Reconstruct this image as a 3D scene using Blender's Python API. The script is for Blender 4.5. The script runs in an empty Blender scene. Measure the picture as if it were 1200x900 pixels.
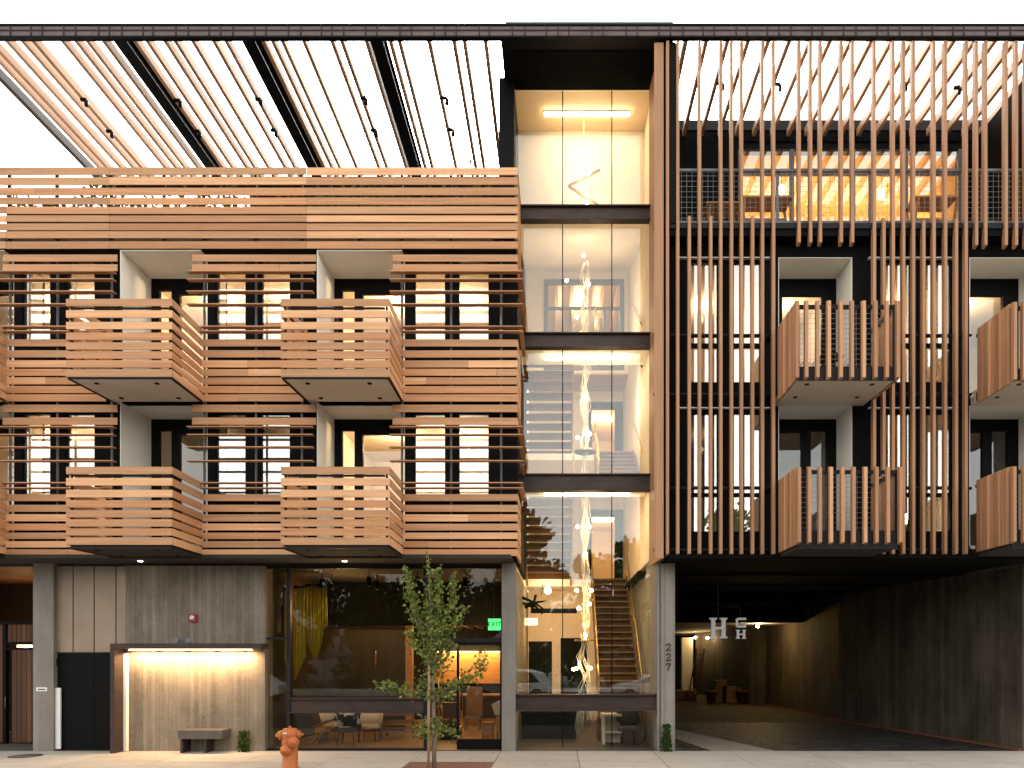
import bpy, math, random
from mathutils import Vector, Matrix
R = random.Random(7)
sc = bpy.context.scene
COL = sc.collection
H = 2.352                       # eye height; facade plane is y = 0, camera at y = -16
def X(px, d=0.0): return (px - 655) * (16 + d) / 800
def Z(py, d=0.0): return H + (768 - py) * (16 + d) / 800

# ------------------------------------------------------------------ materials
class NT:
    def __init__(s, name):
        s.m = bpy.data.materials.new(name); s.m.use_nodes = True
        s.t = s.m.node_tree; s.t.nodes.clear()
        s.out = s.t.nodes.new('ShaderNodeOutputMaterial')
    def n(s, typ, **k):
        nd = s.t.nodes.new('ShaderNode' + typ)
        for a, v in k.items(): setattr(nd, a, v)
        return nd
    def l(s, a, b): s.t.links.new(a, b)
    def val(s, sock, v):
        if hasattr(v, 'links'): s.l(v, sock)
        else: sock.default_value = v
    def math(s, op, a, b=0.0, c=0.0, clamp=False):
        nd = s.n('Math', operation=op, use_clamp=clamp)
        for i, v in enumerate((a, b, c)): s.val(nd.inputs[i], v)
        return nd.outputs[0]
    def noise(s, vec, scale, detail=3, rough=.6):
        mp = s.n('Mapping'); s.l(vec, mp.inputs['Vector'])
        mp.inputs['Scale'].default_value = scale if isinstance(scale, tuple) else (scale,)*3
        nz = s.n('TexNoise'); s.l(mp.outputs[0], nz.inputs['Vector'])
        nz.inputs['Scale'].default_value = 1; nz.inputs['Detail'].default_value = detail; nz.inputs['Roughness'].default_value = rough
        return nz.outputs['Fac']
    def mixc(s, fac, a, b, mode='MIX'):
        nd = s.n('Mix', data_type='RGBA', blend_type=mode)
        s.val(nd.inputs['Factor'], fac)
        for i, v in ((6, a), (7, b)):
            if hasattr(v, 'links'): s.l(v, nd.inputs[i])
            else: nd.inputs[i].default_value = (*v, 1)
        return nd.outputs[2]
    def scale(s, colr, f):
        cm = s.n('CombineColor')
        for i in range(3): s.val(cm.inputs[i], f)
        return s.mixc(1.0, colr, cm.outputs[0], 'MULTIPLY')
    def bsdf(s, colr, rough, metal=0, bump=None, bstr=.2, bdist=.01, spec=.5):
        b = s.n('BsdfPrincipled')
        if hasattr(colr, 'links'): s.l(colr, b.inputs['Base Color'])
        else: b.inputs['Base Color'].default_value = (*colr, 1)
        s.val(b.inputs['Roughness'], rough); b.inputs['Metallic'].default_value = metal
        b.inputs['Specular IOR Level'].default_value = spec
        if bump is not None:
            bp = s.n('Bump'); bp.inputs['Strength'].default_value = bstr; bp.inputs['Distance'].default_value = bdist
            s.l(bump, bp.inputs['Height']); s.l(bp.outputs[0], b.inputs['Normal'])
        s.l(b.outputs[0], s.out.inputs[0]); return b

def wood(name, a, b, grain, rough=.62, amt=.45, knots=True):
    t = NT(name); tc = t.n('TexCoord').outputs['Object']; g = t.n('NewGeometry').outputs['Random Per Island']
    rp = t.n('ValToRGB'); e = rp.color_ramp.elements
    e[0].position = 0; e[0].color = (*a, 1); e[1].position = 1; e[1].color = (*b, 1)
    m = e.new(.5); m.color = tuple((a[i]+b[i])*.53 for i in range(3)) + (1,)
    t.l(g, rp.inputs[0])
    ad = t.n('VectorMath', operation='ADD'); t.l(tc, ad.inputs[0])
    cb = t.n('CombineXYZ'); off = t.math('MULTIPLY', g, 57.0)
    for i in range(3): t.l(off, cb.inputs[i])
    t.l(cb.outputs[0], ad.inputs[1]); v = ad.outputs[0]
    n1 = t.noise(v, grain, 4, .65)
    n2 = t.noise(v, tuple(x*.25 for x in grain), 2)
    f = t.math('ADD', t.math('MULTIPLY', t.math('SUBTRACT', n1, .5), amt*1.6), t.math('MULTIPLY', t.math('SUBTRACT', n2, .5), amt))
    f = t.math('ADD', f, 1.0)
    # per board lightness on a second random
    r2 = t.math('FRACT', t.math('MULTIPLY', g, 17.37))
    f = t.math('MULTIPLY', f, t.math('ADD', t.math('MULTIPLY', r2, .46), .74))
    c = t.scale(rp.outputs[0], f)
    r3 = t.math('FRACT', t.math('MULTIPLY', g, 91.7))
    c = t.mixc(t.math('MULTIPLY', t.math('SUBTRACT', r3, .60, clamp=True), 1.3), c, tuple(x*k for x, k in zip(a, (.62, .70, .80))))
    st_ = t.noise(tc, tuple(max(x, 1.6)*.35 if x > 5 else x*1.3 for x in grain), 3, .7)
    c = t.scale(c, t.math('ADD', t.math('MULTIPLY', st_, .36), .82))
    if knots:
        k = t.noise(v, tuple(11. if x > 5 else 5. for x in grain), 1)
        km = t.math('MULTIPLY', t.math('GREATER_THAN', k, .80), .55)
        c = t.mixc(km, c, tuple(x*.35 for x in a))
    t.bsdf(c, rough, 0, n1, .25, .004, .3)
    return t.m
def plain(name, c, rough=.6, metal=0, amt=.12, sc_=3.0, isl=0, bump=0, spec=.3, tint=None):
    t = NT(name); tc = t.n('TexCoord').outputs['Object']
    n = t.noise(tc, sc_, 4); f = t.math('ADD', t.math('MULTIPLY', t.math('SUBTRACT', n, .5), amt*2.5), 1.0)
    n2 = t.noise(tc, tuple(x*9 for x in sc_) if isinstance(sc_, tuple) else sc_*9, 3)
    f = t.math('ADD', f, t.math('MULTIPLY', t.math('SUBTRACT', n2, .5), amt*1.2))
    if isl:
        g = t.n('NewGeometry').outputs['Random Per Island']
        f = t.math('MULTIPLY', f, t.math('ADD', t.math('MULTIPLY', g, isl*2), 1-isl))
    cc = t.scale(t.mixc(0, c, c), f)
    if tint is not None:
        n3 = t.noise(tc, tuple(x*.5 for x in sc_) if isinstance(sc_, tuple) else sc_*.5, 3)
        cc = t.mixc(t.math('MULTIPLY', t.math('SUBTRACT', n3, .42), 2.5, clamp=True), cc, tint)
    rr = t.math('ADD', t.math('MULTIPLY', t.math('SUBTRACT', n2, .5), .3), rough, clamp=True)
    t.bsdf(cc, rr, metal, n2 if bump else None, bump, .01, spec)
    return t.m
def boardform(name, c, amt=.5, bw=.105):
    t = NT(name); tc = t.n('TexCoord').outputs['Object']
    sp = t.n('SeparateXYZ'); t.l(tc, sp.inputs[0])
    u = t.math('ADD', sp.outputs[0], sp.outputs[1]); ub = t.math('DIVIDE', u, bw)
    wn = t.n('TexWhiteNoise', noise_dimensions='1D'); t.l(t.math('FLOOR', ub), wn.inputs['W'])
    fr = t.math('FRACT', ub)
    line = t.math('LESS_THAN', fr, .07)
    line = t.math('MULTIPLY', line, t.math('GREATER_THAN', wn.outputs[0], .35))
    n1 = t.noise(tc, (20, 20, .8), 4, .7); n2 = t.noise(tc, (1.1, 1.1, .7), 5, .65); n3 = t.noise(tc, 26, 3, .7)
    n4 = t.noise(tc, (5, 5, .35), 4, .7)
    f = t.math('ADD', t.math('MULTIPLY', t.math('SUBTRACT', n1, .5), amt*.65), 1.0)
    f = t.math('ADD', f, t.math('MULTIPLY', t.math('SUBTRACT', n2, .5), amt*1.9))
    f = t.math('ADD', f, t.math('MULTIPLY', t.math('SUBTRACT', n3, .5), amt*.95))
    f = t.math('ADD', f, t.math('MULTIPLY', t.math('SUBTRACT', n4, .5), amt*.9))
    f = t.math('MULTIPLY', f, t.math('ADD', t.math('MULTIPLY', wn.outputs[0], amt*.36), 1-amt*.18))
    f = t.math('MULTIPLY', f, t.math('SUBTRACT', 1.0, t.math('MULTIPLY', line, .45)))
    hole = t.math('GREATER_THAN', t.noise(tc, (9, 9, 9), 1), .77)
    f = t.math('MULTIPLY', f, t.math('SUBTRACT', 1.0, t.math('MULTIPLY', hole, .35)))
    cc = t.scale(t.mixc(0, c, c), f)
    hgt = t.math('SUBTRACT', t.math('ADD', t.math('MULTIPLY', n1, .5), t.math('MULTIPLY', wn.outputs[0], .6)), line)
    t.bsdf(cc, .85, 0, hgt, .35, .012, .25)
    return t.m
def emit(name, c, s):
    t = NT(name); e = t.n('Emission'); e.inputs[0].default_value = (*c, 1); e.inputs[1].default_value = s
    t.l(e.outputs[0], t.out.inputs[0]); return t.m
def glass(name, base, tint=(1, 1, 1), fk=.6):
    t = NT(name); tr = t.n('BsdfTransparent'); tr.inputs[0].default_value = (*tint, 1)
    gl = t.n('BsdfGlossy'); gl.inputs['Roughness'].default_value = 0.0; gl.inputs[0].default_value = (.93, .97, .96, 1)
    tc = t.n('TexCoord').outputs['Object']
    bp = t.n('Bump'); bp.inputs['Strength'].default_value = .012; bp.inputs['Distance'].default_value = .05
    t.l(t.noise(tc, .8, 1), bp.inputs['Height']); t.l(bp.outputs[0], gl.inputs['Normal'])
    fr = t.n('Fresnel'); fr.inputs[0].default_value = 1.45
    f = t.math('ADD', t.math('MULTIPLY', fr.outputs[0], fk), base, clamp=True)
    mx = t.n('MixShader'); t.l(f, mx.inputs[0]); t.l(tr.outputs[0], mx.inputs[1]); t.l(gl.outputs[0], mx.inputs[2])
    t.l(mx.outputs[0], t.out.inputs[0]); return t.m
def leafmat(name, a, b):
    t = NT(name); g = t.n('NewGeometry').outputs['Random Per Island']
    c = t.mixc(g, a, b)
    d = t.n('BsdfDiffuse'); t.l(c, d.inputs[0]); tl = t.n('BsdfTranslucent'); t.l(c, tl.inputs[0])
    mx = t.n('MixShader'); mx.inputs[0].default_value = .35; t.l(d.outputs[0], mx.inputs[1]); t.l(tl.outputs[0], mx.inputs[2])
    t.l(mx.outputs[0], t.out.inputs[0]); return t.m
WA, WB = (.47, .216, .096), (.61, .335, .168)
M = dict(
    wood_h=wood('cedar_horizontal', WA, WB, (.7, .7, 34)),
    wood_v=wood('cedar_vertical', (.40, .192, .09), (.53, .285, .15), (34, 34, .7)),
    wood_y=wood('cedar_rafter', (.50, .28, .15), (.60, .37, .215), (30, .6, 30)),
    wood_under=wood('cedar_soffit', (.30, .14, .06), (.36, .19, .09), (9, .5, 9), knots=False),
    wood_dark=wood('walnut_planks', (.038, .021, .009), (.062, .034, .014), (18, 18, .5), .5),
    wood_part=wood('smoked_oak', (.026, .017, .006), (.045, .029, .010), (18, 18, .5), .55),
    wood_gate=wood('gate_cedar', (.085, .034, .014), (.125, .052, .022), (18, 18, .5), .6),
    wood_lobby=wood('oak_panel', (.30, .135, .045), (.44, .22, .08), (.5, .5, 14), .45),
    wood_floor=wood('oak_floor', (.34, .19, .075), (.42, .25, .11), (.8, 9, 9), .35, .3, False),
    furn=wood('furniture_wood', (.17, .088, .036), (.23, .125, .055), (6, 6, 6), .45, .3, False),
    charcoal=plain('charcoal_render', (.0065, .0063, .0063), .8, 0, .2, 4, bump=.1, spec=.06),
    black=plain('black_paint', (.005, .005, .0055), .55, 0, .15, 3, spec=.08),
    soot=plain('black_ceiling', (.006, .0056, .005), .9, 0, .2, 2, spec=.05),
    floor_dark=plain('dark_floor', (.06, .055, .05), .5, 0, .2, 2, bump=.05),
    steel=plain('dark_steel', (.016, .0155, .017), .55, .2, .2, 4, spec=.15),
    steel_g=plain('grey_tube', (.13, .135, .145), .45, .2, .15, 4),
    rust=plain('mill_scale_steel', (.050, .036, .032), .55, .35, .35, (3, 3, 7), tint=(.075, .045, .032), bump=.15),
    galv=plain('galvanised_wire', (.30, .30, .29), .45, .3, .1, 5), bars=plain('oxide_bars', (.022, .013, .012), .6, 0, .3, 5), grate=plain('grating_steel', (.13, .10, .094), .6, .2, .4, 5),
    plaster=plain('white_plaster', (.90, .86, .76), .85, 0, .06, 1.5, bump=.08),
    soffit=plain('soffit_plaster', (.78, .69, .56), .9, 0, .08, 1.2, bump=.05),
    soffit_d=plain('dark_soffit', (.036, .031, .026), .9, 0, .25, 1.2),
    paint=plain('warm_wall_paint', (.70, .62, .50), .8, 0, .04, 1),
    twall=plain('stair_wall_paint', (.80, .70, .56), .8, 0, .05, 1),
    panel=plain('bronze_panel', (.29, .225, .165), .5, .25, .22, (1.5, 1.5, .9), isl=.08),
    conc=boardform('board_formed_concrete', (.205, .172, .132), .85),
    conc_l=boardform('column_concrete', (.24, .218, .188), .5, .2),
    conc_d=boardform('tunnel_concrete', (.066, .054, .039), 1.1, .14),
    conc_s=plain('smooth_concrete', (.30, .285, .26), .8, 0, .2, 2, bump=.1),
    walk=plain('sidewalk_concrete', (.43, .385, .33), .85, 0, .16, .9, isl=.05, bump=.12, tint=(.35, .30, .25)),
    joint=plain('joint_dirt', (.10, .09, .08), .95),
    asphalt=plain('asphalt', (.05, .05, .052), .9, 0, .25, 6, bump=.3),
    paver=plain('dark_pavers', (.026, .026, .024), .6, 0, .3, 3, isl=.5, bump=.3),
    gravel=plain('pale_gravel', (.26, .21, .16), .9, 0, .5, 9, bump=.5),
    bench=plain('dark_bench_concrete', (.10, .085, .07), .7, 0, .3, 4, bump=.1),
    mulch=plain('brick_mulch', (.20, .10, .07), .95, 0, .5, 9, bump=.5),
    earth=plain('far_ground', (.10, .10, .085), .95, 0, .2, .1),
    glass_u=glass('coated_glass', .21),
    glass_t=glass('tower_glass', .038, (.985, .985, .97)),
    glass_l=glass('lobby_glass', .0, (.95, .95, .92), .5),
    glass_p=glass('pavilion_glass', .10), glass_b=glass('recess_glass', .025),
    led=emit('led_strip', (1, .80, .50), 5), bulb=emit('bulb', (1, .76, .42), 22),
    led2=emit('canopy_led', (1, .70, .34), 3.5), dl=emit('downlight_lens', (1, .8, .5), 4),
    strand=plain('chandelier_strand', (.75, .68, .56), .5), brass=plain('brass', (.75, .50, .18), .3, .9, .1),
    red=plain('alarm_red', (.35, .02, .02), .4), white=plain('white_paint', (.80, .80, .78), .4, 0, .04),
    lamplit_ochre=plain('amber_lit_ceiling', (.78, .62, .42), .8, 0, .05, 1), bronze=plain('bronze_letter', (.06, .042, .035), .5, .4), silver=plain('letter_white', (.40, .39, .375), .5),  # amber ceiling: the orange lamp light is put into its paint colour
    deck=plain('pale_bounce_deck', (.55, .50, .43), .8, 0, .1, 1), mint=plain('copper_green_cap', (.22, .34, .30), .6), exit_g=emit('exit_green', (.10, 1.0, .25), .35),  # deck tone is pale to bounce light up onto battens and recesses
    exit_d=plain('exit_letters', (.02, .12, .04), .6), exit_w=emit('exit_amber', (1, .78, .42), .7),
    hydrant=plain('hydrant_orange', (.56, .185, .062), .45, 0, .25, 6, bump=.15, tint=(.46, .17, .07)),
    yellow=plain('yellow_rope', (.42, .31, .012), .7), fabric_g=plain('grey_felt', (.075, .062, .045), .95, 0, .2, 20),
    cream=plain('cream_wool', (.55, .45, .32), .95, 0, .2, 12), leather=plain('tan_leather', (.45, .18, .05), .5),
    bark=plain('bark', (.22, .165, .115), .9, 0, .35, (20, 20, 4), bump=.4), stake=wood('stake_wood', (.38, .23, .13), (.42, .26, .15), (30, 30, 1)),
    leaf=leafmat('ginkgo_leaf', (.030, .060, .010), (.27, .31, .085)), dry_leaf=leafmat('dry_leaf', (.22, .13, .03), (.36, .27, .07)), leaf_d=leafmat('dark_leaf', (.035, .06, .02), (.07, .10, .035)),
    ivy=leafmat('ivy_leaf', (.018, .042, .008), (.055, .095, .018)), carpaint=plain('silver_car_paint', (.48, .49, .50), .25, .3, .03),
    carpaint_w=plain('white_car_paint', (.75, .75, .74), .25, 0, .03), tyre=plain('tyre_rubber', (.02, .02, .02), .8),
    carglass=plain('car_glass', (.02, .022, .025), .05), lens=plain('lamp_lens', (.7, .7, .68), .15),
    terra=plain('terracotta', (.17, .065, .035), .8), crate=wood('crate_wood', (.12, .065, .03), (.2, .11, .05), (6, 6, 6)),
)
def pavement():
    t = NT('stained_sidewalk'); tc = t.n('TexCoord').outputs['Object']; g = t.n('NewGeometry').outputs['Random Per Island']
    n1 = t.noise(tc, (.8, 1.6, 1), 5, .65); n2 = t.noise(tc, 14, 4, .7); n3 = t.noise(tc, (2.4, 2.4, 1), 4, .7); n4 = t.noise(tc, 5.5, 1, .4); n5 = t.noise(tc, (.5, 3.5, 1), 4, .6)
    f = t.math('ADD', 1.0, t.math('MULTIPLY', t.math('SUBTRACT', n1, .5), .45)); f = t.math('ADD', f, t.math('MULTIPLY', t.math('SUBTRACT', n2, .5), .22)); f = t.math('ADD', f, t.math('MULTIPLY', t.math('SUBTRACT', n5, .5), .35))
    f = t.math('MULTIPLY', f, t.math('ADD', t.math('MULTIPLY', g, .16), .90))
    f = t.math('SUBTRACT', f, t.math('MULTIPLY', t.math('SUBTRACT', n3, .60, clamp=True), 1.6))
    f = t.math('SUBTRACT', f, t.math('MULTIPLY', t.math('GREATER_THAN', n4, .79), .28))
    c = t.mixc(n1, (.45, .385, .315), (.42, .39, .345)); c = t.scale(c, f)
    t.bsdf(c, .85, 0, n2, .15, .006, .25); return t.m
M['walk'] = pavement()
# cowhide
def cow():
    t = NT('cowhide'); tc = t.n('TexCoord').outputs['Object']
    n = t.noise(tc, 3.4, 3, .5); c = t.mixc(t.math('MULTIPLY', t.math('SUBTRACT', n, .53), 14.0, clamp=True), (.025, .022, .02), (.62, .60, .54))
    t.bsdf(c, .9); return t.m
M['cow'] = cow()

# ------------------------------------------------------------------ mesh builder
class MB:
    def __init__(s): s.v = []; s.f = []; s.sm = set()
    def quad(s, *p):
        i = len(s.v); s.v += [tuple(q) for q in p]; s.f.append(tuple(range(i, i+len(p)))); return s
    def hexa(s, p):
        i = len(s.v); s.v += [tuple(q) for q in p]
        s.f += [tuple(i+k for k in q) for q in ((0,3,2,1),(4,5,6,7),(0,1,5,4),(1,2,6,5),(2,3,7,6),(3,0,4,7))]; return s
    def box(s, x0, x1, y0, y1, z0, z1):
        if x0 > x1: x0, x1 = x1, x0
        if y0 > y1: y0, y1 = y1, y0
        if z0 > z1: z0, z1 = z1, z0
        s.hexa([(x0,y0,z0),(x1,y0,z0),(x1,y1,z0),(x0,y1,z0),(x0,y0,z1),(x1,y0,z1),(x1,y1,z1),(x0,y1,z1)]); return s
    def bar(s, p, q, w, h, up=(0,0,1)):
        p, q = Vector(p), Vector(q); d = (q-p).normalized(); up = Vector(up)
        if abs(d.dot(up)) > .98: up = Vector((0,1,0))
        a = d.cross(up).normalized()*(w/2); b = a.normalized().cross(d)*(h/2)
        s.hexa([p-a-b,p+a-b,q+a-b,q-a-b,p-a+b,p+a+b,q+a+b,q-a+b]); return s
    def tube(s, pts, r, n=8, cap=True):
        pts = [Vector(p) for p in pts]; rs = r if isinstance(r, (list, tuple)) else [r]*len(pts)
        rings = []; u = None
        for i, p in enumerate(pts):
            d = (pts[min(i+1, len(pts)-1)] - pts[max(i-1, 0)]).normalized()
            if u is None:
                u = d.cross(Vector((0,0,1)) if abs(d.z) < .9 else Vector((1,0,0))).normalized()
            u = (u - d*u.dot(d)).normalized(); w = d.cross(u)
            k = len(s.v); rings.append(k)
            s.v += [tuple(p + (u*math.cos(2*math.pi*j/n) + w*math.sin(2*math.pi*j/n))*rs[i]) for j in range(n)]
        for a, b in zip(rings, rings[1:]):
            for j in range(n):
                s.sm.add(len(s.f)); s.f.append((a+j, a+(j+1) % n, b+(j+1) % n, b+j))
        if cap: s.f.append(tuple(rings[0]+j for j in range(n))[::-1]); s.f.append(tuple(rings[-1]+j for j in range(n)))
        return s
    def lathe(s, prof, c=(0,0,0), ax=(0,0,1), n=20):
        ax = Vector(ax).normalized(); u = ax.orthogonal().normalized(); w = ax.cross(u); c = Vector(c); rings = []
        for r, z in prof:
            k = len(s.v); rings.append(k)
            s.v += [tuple(c + ax*z + (u*math.cos(2*math.pi*j/n)+w*math.sin(2*math.pi*j/n))*max(r, 1e-4)) for j in range(n)]
        for a, b in zip(rings, rings[1:]):
            for j in range(n):
                s.sm.add(len(s.f)); s.f.append((a+j, a+(j+1) % n, b+(j+1) % n, b+j))
        s.f.append(tuple(rings[0]+j for j in range(n))[::-1]); s.f.append(tuple(rings[-1]+j for j in range(n))); return s
    def ball(s, c, r, n=10, sq=(1,1,1)):
        c = Vector(c); k0 = len(s.v); m = n//2
        for i in range(m+1):
            th = math.pi*i/m
            for j in range(n):
                ph = 2*math.pi*j/n
                s.v.append((c.x+r*sq[0]*math.sin(th)*math.cos(ph), c.y+r*sq[1]*math.sin(th)*math.sin(ph), c.z+r*sq[2]*math.cos(th)))
        for i in range(m):
            for j in range(n):
                s.sm.add(len(s.f)); s.f.append((k0+i*n+j, k0+(i+1)*n+j, k0+(i+1)*n+(j+1) % n, k0+i*n+(j+1) % n))
        return s
    def ext(s, poly, plane, a, b):
        """extrude a 2D polygon: plane 'xz' along y, 'yz' along x, 'xy' along z"""
        f = {'xz': lambda p, t: (p[0], t, p[1]), 'yz': lambda p, t: (t, p[0], p[1]), 'xy': lambda p, t: (p[0], p[1], t)}[plane]
        i = len(s.v); n = len(poly)
        s.v += [f(p, a) for p in poly] + [f(p, b) for p in poly]
        s.f.append(tuple(range(i, i+n))); s.f.append(tuple(range(i+n, i+2*n))[::-1])
        for j in range(n): s.f.append((i+j, i+n+j, i+n+(j+1) % n, i+(j+1) % n))
        return s
    def build(s, name, mat, parent=None, fix=True):
        me = bpy.data.meshes.new(name); me.from_pydata(s.v, [], s.f); me.update()
        if s.sm:
            fl = [i in s.sm for i in range(len(s.f))]; me.polygons.foreach_set('use_smooth', fl)
        if fix:
            import bmesh
            bm = bmesh.new(); bm.from_mesh(me); bmesh.ops.recalc_face_normals(bm, faces=bm.faces); bm.to_mesh(me); bm.free()
        me.materials.append(M[mat] if isinstance(mat, str) else mat)
        o = bpy.data.objects.new(name, me); COL.objects.link(o)
        if parent:
            o.parent = parent
            if parent.type == 'EMPTY': o.matrix_parent_inverse = Matrix.Translation(-parent.location)
        return o
def tag(o, label, cat, group=None):
    o['label'] = label; o['category'] = cat
    if group: o['group'] = group
    return o
def thing(name, label, cat, loc=(0,0,0), group=None):
    o = bpy.data.objects.new(name, None); o.location = loc; COL.objects.link(o); return tag(o, label, cat, group)
def struct(o): o['kind'] = 'structure'; return o
def box1(name, mat, parent, *b): return MB().box(*b).build(name, mat, parent)
def clone(root, delta, label=None, group=None):
    c = root.copy(); COL.objects.link(c); c.location = Vector(root.location) + Vector(delta)
    if label: c['label'] = label
    if group: c['group'] = group
    for ch in root.children:
        k = ch.copy(); COL.objects.link(k); k.parent = c; k.matrix_parent_inverse = Matrix.Translation(-Vector(root.location))
        for g in ch.children:
            q = g.copy(); COL.objects.link(q); q.parent = k
    return c
def wall(mb, x0, x1, z0, z1, y0, y1, holes):
    xs = sorted({x0, x1, *[h[i] for h in holes for i in (0, 1)]}); zs = sorted({z0, z1, *[h[i] for h in holes for i in (2, 3)]})
    xs = [x for x in xs if x0 <= x <= x1]; zs = [z for z in zs if z0 <= z <= z1]
    def solid(i, j):
        if i < 0 or j < 0 or i >= len(xs)-1 or j >= len(zs)-1: return False
        cx, cz = (xs[i]+xs[i+1])/2, (zs[j]+zs[j+1])/2
        return not any(h[0] < cx < h[1] and h[2] < cz < h[3] for h in holes)
    for i in range(len(xs)-1):
        for j in range(len(zs)-1):
            if not solid(i, j): continue
            a, b, c, d = xs[i], xs[i+1], zs[j], zs[j+1]
            mb.quad((a,y0,c),(b,y0,c),(b,y0,d),(a,y0,d)); mb.quad((a,y1,c),(a,y1,d),(b,y1,d),(b,y1,c))
            if not solid(i-1, j): mb.quad((a,y0,c),(a,y0,d),(a,y1,d),(a,y1,c))
            if not solid(i+1, j): mb.quad((b,y0,c),(b,y1,c),(b,y1,d),(b,y0,d))
            if not solid(i, j-1): mb.quad((a,y0,c),(a,y1,c),(b,y1,c),(b,y0,c))
            if not solid(i, j+1): mb.quad((a,y0,d),(b,y0,d),(b,y1,d),(a,y1,d))
    return mb
LK = .42                        # lamp level against the daylight exposure
def lamp(name, loc, w, col=(1, .72, .42), r=.08):
    w *= LK
    l = bpy.data.lights.new(name, 'POINT'); l.energy = w; l.color = col; l.shadow_soft_size = r
    o = bpy.data.objects.new(name, l); o.location = loc; COL.objects.link(o); return o
def area(name, loc, sx, sy, w, col=(1, .76, .46), rot=(0,0,0)):
    w *= LK
    l = bpy.data.lights.new(name, 'AREA'); l.shape = 'RECTANGLE'; l.size = sx; l.size_y = sy; l.energy = w; l.color = col
    o = bpy.data.objects.new(name, l); o.location = loc; o.rotation_euler = rot; COL.objects.link(o); return o
def textmesh(txt, size, depth):
    cu = bpy.data.curves.new('lettering', 'FONT'); cu.body = txt; cu.size = size; cu.extrude = depth; cu.align_x = 'CENTER'; cu.align_y = 'CENTER'
    cu.offset = size*.015; cu.resolution_u = 3
    ob = bpy.data.objects.new('lettering', cu); COL.objects.link(ob)
    dg = bpy.context.evaluated_depsgraph_get(); me = bpy.data.meshes.new_from_object(ob.evaluated_get(dg))
    bpy.data.objects.remove(ob); bpy.data.curves.remove(cu)
    me.transform(Matrix.Rotation(math.pi/2, 4, 'X')); return me
def text(name, txt, size, loc, mat, parent, depth=.008):
    me = textmesh(txt, size, depth); me.transform(Matrix.Translation(loc)); me.materials.clear(); me.materials.append(M[mat])
    o = bpy.data.objects.new(name, me); COL.objects.link(o); o.parent = parent
    if parent.type == 'EMPTY': o.matrix_parent_inverse = Matrix.Translation(-parent.location)
    return o
def frame(mb, x0, x1, z0, z1, y0, y1, w):
    mb.box(x0, x0+w, y0, y1, z0, z1); mb.box(x1-w, x1, y0, y1, z0, z1)
    mb.box(x0+w, x1-w, y0, y1, z0, z0+w); mb.box(x0+w, x1-w, y0, y1, z1-w, z1)

# ------------------------------------------------------------------ ground
struct(MB().quad((-400,-400,-.16),(400,-400,-.16),(400,400,-.16),(-400,400,-.16)).build('ground', 'earth'))
struct(box1('road', 'asphalt', None, -80, 80, -24, -4.2, -.6, -.14))
struct(box1('kerb', 'conc_s', None, -80, 80, -4.2, -4.0, -.5, 0.0))
struct(box1('sidewalk_base', 'joint', None, -80, 80, -4.0, 9.0, -.5, -.015))
sw = MB(); x = -40 + 2.0
xs = [X(676, .8) + k*1.865 for k in range(-20, 21)]
for a, b in zip(xs, xs[1:]):
    for y0, y1 in ((-3.99, -2.6), (-2.6, -.9), (-.9, .8)):
        if y0 == -2.6 and a > -3.9 and b < -.9: continue          # tree pit
        sw.box(a+.008, b-.008, y0+.008, y1-.008, -.14, 0)
struct(sw.build('sidewalk', 'walk'))
struct(box1('tree_pit_soil', 'mulch', None, xs[18]-.0, xs[20], -2.6, -.9, -.2, -.004))
struct(box1('opposite_pavement', 'conc_s', None, -80, 80, -30, -24, -.5, 0))

uc = thing('utility_cover', 'dark oval utility cover set in the sidewalk at far left', 'cover', (X(30, -.05), -.05, 0))
MB().lathe([(.34, -.02), (.34, .004), (.31, .004)], (X(30, -.05), -.05, 0), n=28).build('rim', 'steel', uc); MB().lathe([(.305, -.02), (.305, .006), (.06, .006)], (X(30, -.05), -.05, 0), n=28).build('lid', 'joint', uc)
lm = MB()
for k in range(70):
    q = Vector((R.uniform(-13, 11), R.uniform(-2.6, .7), .004)); q.x = X(505, -1) + R.gauss(0, 2.2) if k < 40 else q.x
    a = R.random()*6.28; u = Vector((math.cos(a), math.sin(a), R.uniform(0, .25)))*.05; v = Vector((-u.y, u.x, R.uniform(0, .02)))*.45
    lm.quad(q, q+u*.6+v, q+u, q+u*.6-v)
lo_ = lm.build('fallen_leaves', 'dry_leaf', None, False); lo_['kind'] = 'stuff'; lo_['label'] = 'dry yellow leaves scattered on the sidewalk'; lo_['category'] = 'leaves'

# ------------------------------------------------------------------ LEFT WING
L = thing('hotel_wing', 'hotel wing clad in horizontal cedar boards with boxy slatted balconies above a concrete ground floor', 'building', (-8, 1, 0))
XR = X(607)                      # right end of timber facade
XL = -17.5
SOF = 4.62
# charcoal wall with windows
FL = {3: (8.55, 11.85), 2: (4.95, 8.31)}
wins = []
for pa, pb in ((27, 60), (77, 112), (253, 289), (305, 341), (485, 523), (536.5, 574)):
    for fl, (ya, yb) in ((3, (304, 401)), (2, (484, 583))):
        wins.append((X(pa, .35), X(pb, .35), Z(yb, .35), Z(ya, .35), fl))
niches = [(-10.29, -8.42), (-5.67, -3.70), (-14.95, -13.05)]
holes = [w[:4] for w in wins]
for a, b in niches:
    holes += [(a-.013, b+.013, 8.55, 11.87), (a-.013, b+.013, 4.95, 8.325)]
wall(MB(), XL, XR-.04, SOF+.1, 12.2, .33, .55, holes).build('wall', 'charcoal', L)
for w in wins:
    f = MB(); frame(f, w[0], w[1], w[2], w[3], .36, .44, .035); fo = f.build('window', 'black', L)
    box1('pane', 'glass_u', fo, w[0]+.03, w[1]-.03, .395, .405, w[2]+.03, w[3]-.03)
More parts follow.
